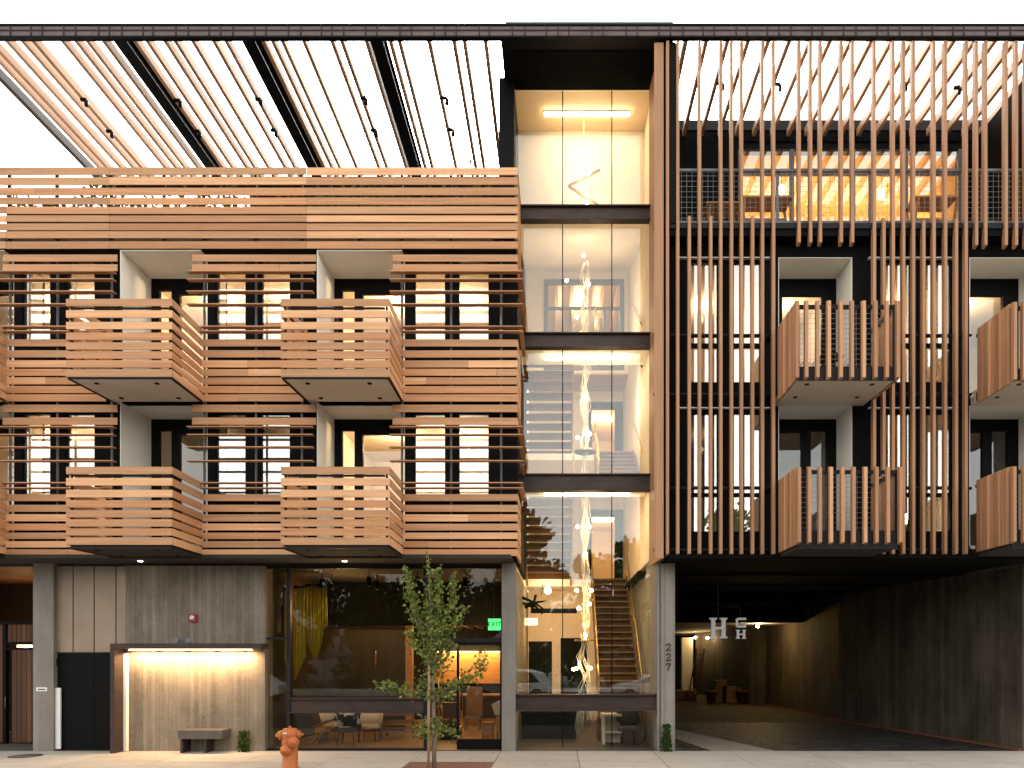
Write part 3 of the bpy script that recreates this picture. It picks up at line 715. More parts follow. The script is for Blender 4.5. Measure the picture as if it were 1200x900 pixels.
for z in (11.5, 8.2, 5.4, 3.4, 2.1): lamp('chandelier_light', (.73, 2.45, z), 4, (1, .62, .28))
# zigzag lamp at the top
Zg = thing('zigzag_lamp', 'zigzag wooden bar lamp with small bulbs in the top storey of the tower', 'lamp', (X(690, 2.2), 2.2, Z(240, 2.2)))
zp = [(703, 199), (666, 218), (700, 240), (678, 247)]
for (a, b), (c, d) in zip(zp, zp[1:]): MB().bar((X(a, 2.2), 2.2, Z(b, 2.2)), (X(c, 2.2), 2.2, Z(d, 2.2)), .05, .06, (0,1,0)).build('wooden_bar', 'wood_lobby', Zg)
for p, y in ((681, 207), (690, 203), (684, 222), (688, 229), (688, 238)): MB().ball((X(p, 2.12), 2.1, Z(y, 2.12)), .04).build('bulb', 'bulb', Zg)
MB().tube([(X(684, 2.2), 2.2, Z(205, 2.2)), (X(684, 2.2), 2.2, 16.72)], .006, 6).build('cord', 'white', Zg)
# tower ground furniture
fx = tag(box1('steel_pipe', 'black', None, X(622, 4.2), X(676, 4.2), 4.2, 4.32, Z(718.5, 4.2), Z(713, 4.2)), 'black horizontal steel beam below the lowest stair underside', 'beam')
pr = thing('branch_sculpture', 'dark tangled branch sculpture behind the tower glass above the doors', 'sculpture', (X(625, 4), 4, Z(716, 4)))
m = MB()
for a in ((612, 700, 640, 716), (615, 712, 641, 704), (620, 706, 636, 720), (628, 697, 624, 716), (613, 707, 630, 717)): m.tube([(X(a[0], 4), 4+R.uniform(-.1, .1), Z(a[1], 4)), (X((a[0]+a[2])/2, 4), 4, Z((a[1]+a[3])/2-2, 4)), (X(a[2], 4), 4+R.uniform(-.1, .1), Z(a[3], 4))], [.05, .04, .02], 6)
m.build('branches', 'soot', pr)
wl = thing('wall_lamp', 'bright bare wall lamp glowing left of the chandelier in the lower tower', 'lamp', (X(642, 6.5), 6.5, Z(693, 6.5)))
MB().ball((X(642, 6.5), 6.5, Z(692, 6.5)), .11).build('globe', 'bulb', wl); MB().tube([(X(642, 6.5), 6.5, Z(692, 6.5)+.1), (X(636, 6.5), 6.7, Z(684, 6.5)), (X(634, 6.5), 6.9, Z(696, 6.5))], .012).build('arm', 'black', wl)
ex = thing('exit_sign', 'small pale amber exit sign on the left wall inside the stair tower', 'sign', (X(622, 3.6), 3.6, Z(732, 3.6)))
box1('sign_box', 'exit_w', ex, X(615, 3.6), X(630, 3.6), 3.6, 3.64, Z(732.5, 3.6), Z(724.5, 3.6)); text('lettering', 'EXIT', .15, (X(622.5, 3.6), 3.598, Z(728.6, 3.6)), 'red', ex)
pb = thing('planter_box', 'low black box standing on the tower floor below the steel guard beam', 'box', (X(640, 3.2), 3.2, 0))
box1('body', 'black', pb, X(611, 3.2), X(675, 3.2), 3.2, 3.8, .005, .72); box1('top', 'charcoal', pb, X(610, 3.2), X(676, 3.2), 3.15, 3.85, .72, .76)
for k in range(3): box1('groove', 'soot', pb, X(612, 3.2), X(674, 3.2), 3.192, 3.2, .15+k*.18, .17+k*.18)
pl = thing('display_plinth', 'pale boxy plinth beside a dark armchair on the tower floor', 'plinth', (X(718, 2), 2, 0))
m = MB(); m.box(X(706, 2), X(709, 2), 2.0, 2.5, .004, .80); m.box(X(709, 2), X(729, 2), 2.0, 2.5, .74, .80); m.box(X(709, 2), X(729, 2), 2.44, 2.5, .004, .74); m.build('carcass', 'paint', pl); box1('shelf', 'paint', pl, X(709, 2), X(729, 2), 2.02, 2.43, .30, .34)
ch = thing('armchair', 'dark round-backed armchair on the tower floor right of the plinth', 'chair', (X(736, 2.1), 2.1, 0))
MB().lathe([(.26, .36), (.30, .42), (.30, .48), (.2, .5)], (X(736, 2.1), 2.1, 0)).build('seat', 'fabric_g', ch)
m = MB(); m.lathe([(.18, .5), (.32, .6), (.30, 1.0), (.2, 1.12)], (X(736, 2.25), 2.28, 0)); m.build('backrest', 'fabric_g', ch)
for ax, ay in ((-.18, -.15), (.18, -.15), (-.18, .15), (.18, .15)): MB().tube([(X(736, 2.1)+ax*.7, 2.1+ay*.7, .38), (X(736, 2.1)+ax, 2.1+ay, .004)], .016).build('leg', 'black', ch)

# ------------------------------------------------------------------ RIGHT WING
Rw = thing('hotel_wing', 'charcoal hotel wing screened by vertical cedar fins, over a dark driveway tunnel', 'building', (7, 1, 0))
RX0, RX1 = 2.61, 16.5
rn = [(5.26, 7.0), (9.83, 11.6)]
wn_ = []
for pa, pb in ((808, 842), (858.6, 892), (1037, 1068), (1084, 1115)):
    for ys in ((306.5, 449), (483.5, 624)): wn_.append((X(pa, .35), X(pb, .35), Z(ys[1], .35), Z(ys[0], .35), ys[0]))
hl = [w[:4] for w in wn_]
for a, b in rn: hl += [(a-.013, b+.013, 8.55, 11.87), (a-.013, b+.013, 4.95, 8.325)]
wall(MB(), RX0, RX1, SOF+.1, 12.42, .33, .55, hl).build('wall', 'charcoal', Rw)
for w in wn_:
    f = MB(); frame(f, w[0], w[1], w[2], w[3], .36, .44, .03)
    t1, t2 = (393, 402) if w[4] < 400 else (571.5, 577.5)
    f.box(w[0]+.03, w[1]-.03, .36, .44, Z(t1, .35)-.02, Z(t1, .35)+.04); f.box(w[0]+.03, w[1]-.03, .36, .44, Z(t2+4.5, .35), Z(t2, .35))
    fo = f.build('window', 'black', Rw)
    zt, z1_, z2_, zb1 = w[3]-.03, Z(t1, .35), Z(t2+2, .35), w[2]+.03
    box1('pane', 'glass_u', fo, w[0]+.03, w[1]-.03, .395, .405, z1_+.04, zt); box1('pane', 'glass_u', fo, w[0]+.03, w[1]-.03, .396, .406, Z(t2, .35), z1_-.02); box1('pane', 'glass_u', fo, w[0]+.03, w[1]-.03, .395, .405, zb1, Z(t2+4.5, .35))
for y in (294.5, 473.3):
    for a, b in ((797, 906), (1024, 1130)): box1('window_flashing', 'steel_g' if 0 else 'white', Rw, X(a), X(b), .24, .34, Z(y)-.012, Z(y)+.012)
for a, b in rn:
    for z0, z1 in ((8.55, 11.856), (4.95, 8.31)):
        m = MB(); m.box(a-.012, a, .325, 1.23, z0+.02, z1); m.box(b, b+.012, .325, 1.23, z0+.02, z1); m.box(a-.012, b+.012, .325, 1.23, z1, z1+.012); m.build('niche_wall', 'plaster', Rw)
        box1('balcony_floor', 'deck', Rw, a, b, .30, 1.23, z0-.06, z0+.02)
        d = MB(); wall(d, a, b, z0, z1, 1.23, 1.33, [(a+.02, a+.12, z0+.12, z1-.32), (a+.38, a+1.38, z0+.12, z1-.42)]) if z0 > 8 else wall(d, a, b, z0, z1, 1.23, 1.33, [(a+.08, a+.86, z0+.12, z1-.32), (a+1.1, a+1.5, z0+.12, z1-.28)])
        do = d.build('door', 'black', Rw)
        if z0 > 8: box1('pane', 'glass_b', do, a+.38, a+1.38, 1.27, 1.28, z0+.12, z1-.42); box1('pane', 'glass_b', do, a+.02, a+.12, 1.27, 1.28, z0+.12, z1-.32)
        else: box1('pane', 'glass_b', do, a+.08, a+.86, 1.27, 1.28, z0+.12, z1-.32); box1('pane', 'glass_b', do, a+1.1, a+1.5, 1.27, 1.28, z0+.12, z1-.28)
for fl, (z0, z1) in FL.items():
    for x0, x1, pw in ((RX0+.02, 5.1, 55 if fl == 3 else 4), (5.14, 7.1, 42 if fl == 3 else 0), (7.14, 9.65, 70 if fl == 3 else 4), (9.7, RX1, 60 if fl == 3 else 0)):
        room(Rw, x0, x1, z0, z1+.05, .56, 5.2)
        lx = (x0+x1)/2 if x1 < 12 else 10.9
        MB().lathe([(.06, -.02), (.06, 0)], (lx, 2.6, z1-.01)).build('ceiling_lamp', 'dl' if pw > 20 else 'soffit', Rw)
        if pw: lamp('room_light', (lx, 2.6, z1-.35), pw*.6, WARM)
tl = thing('table_lamp', 'small glowing lamp standing in the lower window between the two slatted balconies', 'lamp', (X(1065, 1.2), 1.2, Z(622, 1.2)))
zt = Z(622, 1.2); MB().lathe([(.09, 0), (.09, .02), (.02, .04), (.02, .2)], (X(1066, 1.2), 1.2, zt)).build('lamp_base', 'brass', tl); MB().lathe([(.13, .2), (.10, .42)], (X(1066, 1.2), 1.2, zt)).build('lamp_shade', 'led', tl); tb = thing('side_table', 'side table under the glowing lamp behind the fin screen', 'table', (X(1066, 1.2), 1.2, 4.95)); box1('tabletop', 'furn', tb, X(1055, 1.2), X(1078, 1.2), .9, 1.5, zt-.04, zt-.001); 
for a, b in ((1056, .93), (1076, .93), (1056, 1.45), (1076, 1.45)): box1('leg', 'furn', tb, X(a, 1.2)-.02, X(a, 1.2)+.02, b-.02, b+.02, 4.951, zt-.041)
box1('slab', 'charcoal', Rw, RX0, RX1, .60, 5.4, 8.42, 8.545); box1('slab', 'charcoal', Rw, RX0, RX1, .04, 9.0, 12.21, 12.43)
box1('edge_beam', 'steel', Rw, RX0, RX1, -.02, .035, Z(268), Z(262)); box1('edge_beam', 'charcoal', Rw, RX0, RX1, .02, .035, Z(276), Z(268.2))
box1('soffit', 'soot', Rw, RX0, RX1, -.04, 3.0, SOF, SOF+.09); box1('soffit', 'soot', Rw, RX0-.4, RX1, 3.0, 12.45, SOF-.05, SOF+.09)
# rails
for y in (265, 391.5, 461, 571.5, 644):
    for a, b in ((766, 908), (1018, 1140)):
        MB().tube([(X(a), .06, Z(y)), (X(b), .06, Z(y))], .035, 8).build('fin_rail', 'steel', Rw)
m = MB()
for y in (391.5, 461, 571.5, 644):
    for p in (776, 905, 1024, 1130): m.box(X(p)-.03, X(p)+.03, .08, .335, Z(y)-.03, Z(y)+.03)
m.build('rail_brackets', 'black', Rw)
zbm = Z(44, -.13)-.003
# fins
def fin(p, ya, yb, d=-.08):
    w = .034; j = R.uniform(-.006, .006); x = X(p)+j
    m = MB(); z1, z0 = Z(ya), Z(yb)
    m.hexa([(x-w,d,z0+.035),(x+w,d,z0+.035),(x+w,d+.12,z0),(x-w,d+.12,z0),(x-w,d,z1-.02),(x+w,d,z1-.02),(x+w,d+.12,z1),(x-w,d+.12,z1)])
    return m.build('fin', 'wood_v', Rw)
TOP = 768-(zbm-H)*50
for p in (781.5, 793.5, 819, 844.2, 856.3, 868.4, 893, 905.6): fin(p, TOP, 651)
for p in (807, 832, 881): fin(p, 254.5, 651)
for p in (935.5, 948.5, 960.5, 984.5, 997.5): fin(p, TOP, 288)
for p in (1023, 1045, 1057, 1069, 1093, 1106, 1130.5): fin(p, TOP, 651)
for p, y in ((1034.5, 256.5), (1081, 259.5), (1119, 258)): fin(p, y, 651)
for p in (1142, 1153, 1177, 1189, 1201, 1226, 1250): fin(p, TOP, 291)
# balconies with vertical fins
def balcony_v(x0, x1, px, ya, yb, zs, mat='soffit'):
    F = -1.35
    b = MB(); b.box(x0+.07, x1-.07, F+.14, .30, zs, zs+.20); bo = b.build('balcony', mat, Rw)
    z1, z0 = Z(ya, F), Z(yb, F)
    m = MB()
    for p in px:
        x = X(p, F); w = .035; m.hexa([(x-w,F,z0+.03),(x+w,F,z0+.03),(x+w,F+.1,z0),(x-w,F+.1,z0),(x-w,F,z1-.03),(x+w,F,z1-.03),(x+w,F+.1,z1),(x-w,F+.1,z1)])
    n = 9
    for k in range(n):
        y = F + .16 + k*(1.35-.2)/n
        for xx in (x0, x1-.045): m.hexa([(xx,y,z0),(xx+.045,y,z0),(xx+.045,y+.095,z0),(xx,y+.095,z0),(xx,y,z1),(xx+.045,y,z1),(xx+.045,y+.095,z1),(xx,y+.095,z1)])
    m.build('fin_screen', 'wood_v', bo)
    m = MB()
    m.box(x0+.05, x1-.05, F+.10, F+.15, z1-.15, z1-.07); m.box(x0+.05, x1-.05, F+.10, F+.15, z0+.08, z0+.30); m.box(x0+.05, x1-.05, F+.1, F+.14, zs-.01, z0+.075)
    for xx in (x0+.047, x1-.095): m.box(xx, xx+.045, F+.15, .05, z1-.15, z1-.07); m.box(xx, xx+.045, F+.15, .05, z0+.08, z0+.28)
    m.box(x0+.05, x0+.10, F+.10, F+.15, z0+.3, z1-.15); m.box(x1-.10, x1-.05, F+.10, F+.15, z0+.3, z1-.15)
    m.build('rail_frame', 'steel', bo)
    m = MB(); k = x0+.12
    while k < x1-.1: m.box(k-.0022, k+.0022, F+.12, F+.126, z0+.3, z1-.15); k += .11
    k = z0+.36
    while k < z1-.16: m.box(x0+.1, x1-.1, F+.127, F+.133, k-.0022, k+.0022); k += .11
    m.build('wire_mesh', 'galv', bo)
    for cx in (x0+.35, x1-.45):
        for yy in (-1.0, -.25): MB().lathe([(.05, -.012), (.05, .01)], (cx, yy, zs-.002), n=12).build('downlight', 'rust', bo)
P3 = [934.7, 945.5, 958.7, 972, 986, 999, 1012.8, 1026.7, 1040, 1053]; P2 = [937, 949, 961.5, 974.5, 988, 1001, 1014.7, 1028, 1041.3, 1056]
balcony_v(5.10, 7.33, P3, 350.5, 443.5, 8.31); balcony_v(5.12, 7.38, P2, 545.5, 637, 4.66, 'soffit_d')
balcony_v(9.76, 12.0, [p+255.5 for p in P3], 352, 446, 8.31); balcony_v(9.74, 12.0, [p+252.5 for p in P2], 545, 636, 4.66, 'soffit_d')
# balcony furniture
t_ = thing('bistro_table', 'round black bistro table on the upper finned balcony', 'table', (X(973, .6), .5, 8.55))
zt = Z(421, -.2); cx = X(972, -.2); MB().lathe([(.30, 0), (.31, .02), (.28, .04)], (cx, -.2, zt)).build('tabletop', 'black', t_); MB().lathe([(.22, 0), (.2, .02), (.025, .04), (.025, zt-8.54)], (cx, -.2, 8.53)).build('pedestal', 'black', t_)
for k, (p, s) in enumerate(((940, 1), (1003, -1))):
    c_ = thing('wire_chair', ('black wire chair left of the bistro table on the upper balcony', 'black wire chair right of the bistro table on the upper balcony')[k], 'chair', (X(p, -.3), -.3, 8.53), 'wire chairs on the balcony')
    cx, cy, z = X(p, -.3), -.3, 8.535
    m = MB()
    for q in range(6): m.tube([(cx-.2+q*.08, cy-.2, z+.48), (cx-.2+q*.08, cy+.2, z+.46)], .008, 5)
    m.build('seat', 'black', c_)
    m = MB(); sx_ = cx - .22*s
    for q in range(5): m.tube([(sx_, cy-.2+q*.1, z+.46), (sx_-.06*s, cy-.2+q*.1, z+.92)], .008, 5)
    m.tube([(sx_-.06*s, cy-.22, z+.92), (sx_-.06*s, cy+.22, z+.92)], .011, 5); m.build('backrest', 'black', c_)
    for ax in (-.18, .18):
        for ay in (-.18, .18): MB().tube([(cx+ax, cy+ay, z+.46), (cx+ax*1.2, cy+ay*1.2, z-.003)], .009, 5).build('leg', 'black', c_)
# deck railing
box1('roof_bounce_deck', 'deck', Rw, RX0, RX1, .3, 2.98, 12.43, 12.436)  # pale sheet added here too, bouncing light up under the battens
RA = thing('deck_railing', 'grey steel railing with wire mesh along the roof deck behind the fins', 'railing', (7, .2, 12.43))
rz1, rz0 = Z(198.5, .15), Z(262, .15)
rp = [777, 849, 914, 960, 1021, 1066, 1140, 1172, 1240]
m = MB(); m.box(X(776, .15), RX1, .12, .18, rz1-.06, rz1); m.box(X(776, .15), RX1, .12, .18, rz0, rz0+.05); m.build('top_rail', 'steel_g', RA)
for p in (777.5, 912, 1021, 1153, 1260): box1('post', 'steel_g', RA, X(p, .15)-.035, X(p, .15)+.035, .185, .235, 12.0 if 0 else 12.431, rz1)
m = MB(); k = X(780, .15)
while k < RX1: m.box(k-.0024, k+.0024, .145, .15, rz0+.05, rz1-.06); k += .125
k = rz0+.13
while k < rz1-.08: m.box(X(778, .15), RX1, .151, .156, k-.0024, k+.0024); k += .125
m.build('wire_mesh', 'galv', RA)
# rooftop pavilion
P = thing('rooftop_pavilion', 'glazed rooftop pavilion lit warm inside, set back behind the mesh railing', 'building', (8, 5, 12.43))
PD = 3.0
box1('roof', 'steel', P, X(794, PD), X(1140, PD)+.4, PD-.02, 9, Z(153, PD), Z(141, PD)); box1('fascia', 'charcoal', P, X(794, PD), X(1140, PD)+.4, PD+.02, PD+.2, Z(165, PD), Z(153, PD))
box1('head_beam', 'black', P, X(794, PD), X(1140, PD)+.4, PD+.06, PD+.3, Z(173, PD), Z(165, PD))
box1('wall', 'charcoal', P, X(785, PD), X(865, PD), PD, PD+.2, 12.43, Z(165, PD))
m = MB()
for p in (866, 929, 1001, 1063, 1127): m.box(X(p, PD)-.055, X(p, PD)+.055, PD+.05, PD+.15, 12.43, Z(173, PD))
m.box(X(866, PD), X(1127, PD), PD+.04, PD+.14, Z(202.5, PD), Z(199.5, PD))
m.build('glazing_frame', 'steel_g', P)
for a, b in zip((866, 929, 1001, 1063), (929, 1001, 1063, 1127)): box1('pane', 'glass_p', P, X(a, PD)+.06, X(b, PD)-.06, PD+.10, PD+.11, 12.5, Z(173, PD))
room(P, X(866, PD), X(1127, PD), 12.44, Z(166, PD), PD+.3, 8.5, plain('ochre_paint', (.62, .40, .17), .8, 0, .06, 1), 'wood_floor')
for lx in (5.8, 7.4, 9.0, 10.4):
    lamp('pavilion_light', (lx, 5.4, 15.4), 62, (1, .64, .28))
for p, y in ((916, 222), (1033, 228), (1118, 232)):
    g = thing('globe_lamp', 'warm glowing lamp inside the rooftop pavilion ' + {916: 'near its left mullion', 1033: 'at its middle', 1118: 'at its right end'}[p], 'lamp', (X(p, 4), 4, Z(y, 4)), 'lamps in the rooftop pavilion')
    MB().lathe([(.07, -.11), (.08, 0), (.06, .11)], (X(p, 4), 4.0, Z(y, 4))).build('lamp_shade', 'led', g); MB().tube([(X(p, 4), 4, Z(y, 4)+.11), (X(p, 4), 4, Z(166, 4)-.02)], .008).build('cord', 'black', g)
for k, (p, w_) in enumerate(((845, 40), (895, 60), (1090, 50))):
    tt = thing('bar_table', ('timber bar table on the roof deck by the dark wall', 'long timber bar table on the roof deck before the pavilion glass', 'timber bar table at the right of the roof deck')[k], 'table', (X(p, 1.6), 1.6, 12.43), 'timber tables on the roof deck')
    zt = Z(238 if k else 245, 1.6); x0, x1 = X(p-w_/2, 1.6), X(p+w_/2, 1.6)
    box1('tabletop', 'wood_lobby', tt, x0, x1, 1.3, 1.9, zt-.04, zt)
    for a in (x0+.05, x1-.05):
        MB().bar((a, 1.34, 12.432), (a, 1.85, zt-.045), .05, .06).build('leg', 'wood_lobby', tt); MB().bar((a+.055, 1.85, 12.432), (a+.055, 1.34, zt-.045), .05, .06).build('leg', 'wood_lobby', tt)
    box1('stretcher', 'wood_lobby', tt, x0+.12, x1-.12, 1.58, 1.63, zt-.45, zt-.40)
# side wall at right
wl_ = MB(); wl_.box(X(1200, .98), X(1200, .98)+.2, -.05, 8.9, 12.43, 16.70); tag(wl_.build('screen_wall', 'soot', None), 'tall black side wall closing the roof deck at far right', 'wall')

# ------------------------------------------------------------------ PERGOLA + ROOF BEAM
RB = thing('roof_beam', 'long rusty steel roof beam with grating face running the whole facade', 'beam', (0, 0, Z(48)))
zt, zb = Z(27.5, -.13), Z(44, -.13)
m = MB(); m.box(-17.5, 16.5, -.14, -.03, zt-.05, zt); m.box(-17.5, 16.5, -.14, -.03, zb, zb+.04); m.box(-17.5, 16.5, -.06, -.035, zb+.04, zt-.05); m.build('flange_beam', 'black', RB)
m = MB(); m.box(-17.5, 16.5, -.12, -.10, zb+.05, zt-.055); m.build('face_plate', 'grate', RB)
m = MB(); zc = (zt+zb)/2+.01; m.box(-17.5, 16.5, -.135, -.121, zc-.012, zc+.012)
x = -17.4; i = 0
while x < 16.4:
    m.box(x-.014, x+.014, -.137, -.1215, zb+.06, zc-.013); m.box(x-.014, x+.014, -.137, -.1215, zc+.013, zt-.06)
    x += (.25, .5, .27, .5, .26, .27, .5)[i % 7]*R.uniform(.92, 1.08); i += 1
m.build('grating_bars', 'bars', RB)
PL = thing('pergola', 'timber pergola of paired cedar battens and black joists over the board-clad wing', 'pergola', (-7, 2.5, zb))
zb_ = Z(47.5)-.0
for p in (24, 37, 72, 86.7, 101, 120, 157, 170.7, 192, 204, 225, 249, 264, 307, 318.7, 330, 354.7, 388, 399.5, 428, 456.5, 467.5, 502, 531, 543.5, 568, -14, -26, 5):
    j = R.uniform(-.01, .01); zz = R.uniform(0, .03)
    MB().box(X(p)-.044+j, X(p)+.044+j, -.025, 4.95, zb_+zz+.01, zb_+.215+zz).build('batten', 'wood_y', PL)
MB().box(X(-44)-.06, X(-44)+.06, -.025, 4.95, zb_, zb_+.24).build('edge_beam', 'bars', PL)
for p in (140, 290.6, 441):
    m = MB(); x = X(p); m.box(x-.15, x+.15, -.025, 4.72, zb_, zb_+.03); m.box(x-.015, x+.015, -.025, 4.72, zb_+.03, zb_+.32); m.box(x-.15, x+.15, -.025, 4.72, zb_+.32, zb_+.35); m.build('joist', 'black', PL)
box1('rear_beam', 'black', PL, X(-44)-.06, -1.52, 4.96, 5.1, zb_-.12, zb_+.30)
PR = thing('pergola', 'timber pergola of evenly spaced cedar battens over the roof deck behind the vertical fins', 'pergola', (7, 1.5, zb))
k = 780.5
while k < 1300:
    j = R.uniform(-.01, .01); MB().box(X(k)-.047+j, X(k)+.047+j, -.025, PD-.03, zb_+.01, zb_+.22).build('batten', 'wood_y', PR); k += 24.2
# pergola spotlights
ordn = ['leftmost', 'second', 'third', 'fourth', 'fifth', 'sixth']
sp_l = [(99, 119, 129, 156), (209, 120, 232, 156), (303.5, 118.7, 321.5, 155), (426.7, 117, 438.7, 155), (521.5, 117, 529, 154)]
def spot(p, y, label):
    # the batten runs along depth: solve depth from the height it hangs at
    zz = zb_ - .06; d = (zz-H)*800/(768-y) - 16
    x = X(p, d); s = thing('pergola_spotlight', label, 'spotlight', (x, d, zz), 'small spotlights under the pergola')
    box1('bracket', 'black', s, x-.10, x+.05, d-.03, d+.03, zz+.02, zz+.08); MB().lathe([(.04, -.12), (.045, -.1), (.045, .02)], (x+.05, d, zz)).build('can', 'black', s)
for i, (a, b, c, d) in enumerate(sp_l):
    spot(a, b, f'small black spotlight under the left pergola, front one of the {("first", "second", "third", "fourth", "fifth")[i]} pair from the left'); spot(c, d, f'small black spotlight under the left pergola, rear one of the {("first", "second", "third", "fourth", "fifth")[i]} pair from the left')
for i, (a, b) in enumerate(((845, 100), (912, 101), (1059, 101), (1122, 105))): spot(a, b, f'small black spotlight under the right pergola, {("first", "second", "third", "fourth")[i]} one right of the tower')

# ------------------------------------------------------------------ DRIVEWAY TUNNEL
dv = MB(); R2 = random.Random(3)
y = .82
while y < 8:
    x = 2.95 + R2.uniform(0, .3)
    while x < 12.0:
        w = R2.uniform(.32, .5); inside = not (3.85 - (y-.8)*.10 < x and x < 5.1 - (y-.8)*.28)
        dv.box(x+.008, x+w-.008, y+.008, y+.232, -.1, -.004+R2.uniform(-.004, .003)); x += w
    y += .24
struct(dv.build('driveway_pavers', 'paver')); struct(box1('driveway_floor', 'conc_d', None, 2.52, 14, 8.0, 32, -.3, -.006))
g_ = MB(); g_.hexa([(3.75,.82,-.05),(5.3,.82,-.05),(3.75,5.6,-.05),(2.85,5.6,-.05),(3.75,.82,.006),(5.3,.82,.006),(3.75,5.6,.006),(2.85,5.6,.006)]); struct(g_.build('gravel_path', 'gravel'))
tw = thing('tunnel_wall', 'board-marked concrete wall along the right side of the dark driveway', 'wall', (10.5, 5, 0))
def slabwall(mb, pts, z0, z1, t=.25):
    for (a, b), (c, d) in zip(pts, pts[1:]):
        n = Vector((d-b, -(c-a))).normalized()*t
        if n.x < 0: n = -n
        mb.hexa([(a,b,z0),(c,d,z0),(c+n.x,d+n.y,z0),(a+n.x,b+n.y,z0),(a,b,z1),(c,d,z1),(c+n.x,d+n.y,z1),(a+n.x,b+n.y,z1)])
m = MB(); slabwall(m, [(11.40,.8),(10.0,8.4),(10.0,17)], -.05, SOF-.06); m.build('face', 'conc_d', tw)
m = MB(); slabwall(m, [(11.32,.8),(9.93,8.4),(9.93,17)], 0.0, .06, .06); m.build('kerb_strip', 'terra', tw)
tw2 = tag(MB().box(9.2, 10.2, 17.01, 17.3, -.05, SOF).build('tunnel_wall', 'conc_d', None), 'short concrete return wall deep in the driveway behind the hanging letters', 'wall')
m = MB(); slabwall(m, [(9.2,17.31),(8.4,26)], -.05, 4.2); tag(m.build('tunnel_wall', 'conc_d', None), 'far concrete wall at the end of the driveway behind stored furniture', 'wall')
tag(box1('tunnel_wall', 'soot', None, 2.3, 12, 31, 31.3, -.1, 5), 'black end wall added to keep the far driveway dark', 'wall')  # added backdrop, shuts daylight out of the far driveway
tag(box1('tunnel_wall', 'soot', None, 2.0, 2.3, 9, 31, -.1, 5), 'black left wall added to keep the far driveway dark', 'wall')  # invented wall, blocks daylight from the open left side
m = MB(); m.box(2.3, 12, 12.3, 31, 3.72, 3.9); tag(box1('drop_beam', 'soot', None, 2.3, 9.99, 11.9, 12.29, 3.70, SOF-.052), 'black drop beam across the driveway ceiling behind the hanging letters', 'beam'); co_ = tag(m.build('tunnel_ceiling', 'conc_s', None), 'low concrete ceiling deep inside the driveway lit by bare bulbs', 'ceiling'); struct(co_)
tag(box1('screen_column', 'plaster', None, X(799, 24), X(812, 24), 24, 24.4, -.006, 3.4), 'pale rectangular column lit warm at the end of the driveway', 'column')
for i, (p, y, d, w) in enumerate(((888, 726.5, 13.5, 58), (829, 747.5, 22.5, 9), (815, 747, 24, 12), (806, 748.5, 25.5, 9))):
    s = thing('bare_bulb_lamp', ('bare bulb glowing on the driveway ceiling right of the hanging letters', 'glowing bulb below the big hanging letter in the driveway', 'glowing bulb over the pale column, right of its neighbour', 'leftmost glowing bulb deep in the driveway')[i], 'lamp', (X(p, d), d, Z(y, d)), 'bare bulbs on the driveway ceiling')
    zc = min(Z(y, d), 3.62); MB().ball((X(p, d), d, zc), .075).build('bulb', 'bulb', s); MB().lathe([(.06, .06), (.06, .14)], (X(p, d), d, zc)).build('socket', 'black', s)
    lamp('driveway_light', (X(p, d), d-.15, zc-.12), w, (1, .62, .22))
ov = tag(MB().tube([(2.6, 6, SOF-.12), (9.9, 6, SOF-.12)], .05).tube([(2.6, 9, 4.2), (9.9, 9, 4.2)], .04).build('ceiling_pipe', 'steel', None), 'dark pipe crossing under the black driveway ceiling', 'pipe')
# clutter
def crate(p, d, w, h, lab, z=-.005):
    c = thing('wooden_crate', lab, 'crate', (X(p, d), d, z)); x = X(p, d)
    box1('body', 'crate', c, x-w/2, x+w/2, d, d+w, z, z+h)
    for k in range(3): box1('slat', 'furn', c, x-w/2-.01, x+w/2+.01, d-.03, d-.001, z+.05+k*h/3, z+.05+k*h/3+h*.2)
crate(862, 17.8, .9, .8, 'wooden crate standing against the far driveway wall'); crate(845, 18.5, .7, .6, 'small wooden crate near the middle of the driveway'); crate(800, 20, 1.3, .5, 'low wide crate at the left of the far driveway')
crate(845, 18.55, .6, .5, 'wooden crate stacked on a smaller crate in the driveway', .60)
for p, lab in ((833, 'stacked terracotta planter left of the driveway crates'), (870, 'terracotta planter right of the driveway crates')):
    c = thing('terracotta_planter', lab, 'planter', (X(p, 17.6), 17.6, 0)); MB().lathe([(.18, 0), (.28, .55), (.31, .55), (.31, .66), (.26, .66), (.24, .55)], (X(p, 17.6), 17.55, -.005)).build('pot', 'terra', c)
    m = MB()
    for k in range(80):
        q = Vector((X(p, 17.6)+R.gauss(0, .18), 17.55+R.gauss(0, .18), .85+R.gauss(0, .18))); m.quad(q, q+Vector((.06, 0, .03)), q+Vector((.05, .03, .09)), q+Vector((-.01, .02, .06)))
    m.build('foliage', 'ivy', c, False)
ld = thing('leaning_ladder', 'dark red ladder leaning against the far driveway wall', 'ladder', (X(812, 19.5), 19.5, 0))
for off in (0, .4): MB().bar((X(806, 19.5)+off, 19.5, 0), (X(816, 19.5)+off+.25, 20.6, 2.7), .05, .09).build('rail', 'terra', ld)
m = MB()
for k in range(8):
    f = (k+1)/9; m.bar((X(806, 19.5)+(.25+X(816, 19.5)-X(806, 19.5))*f, 19.5+1.1*f, 2.7*f), (X(806, 19.5)+(.25+X(816, 19.5)-X(806, 19.5))*f+.4, 19.5+1.1*f, 2.7*f), .04, .04)
m.build('rungs', 'terra', ld)
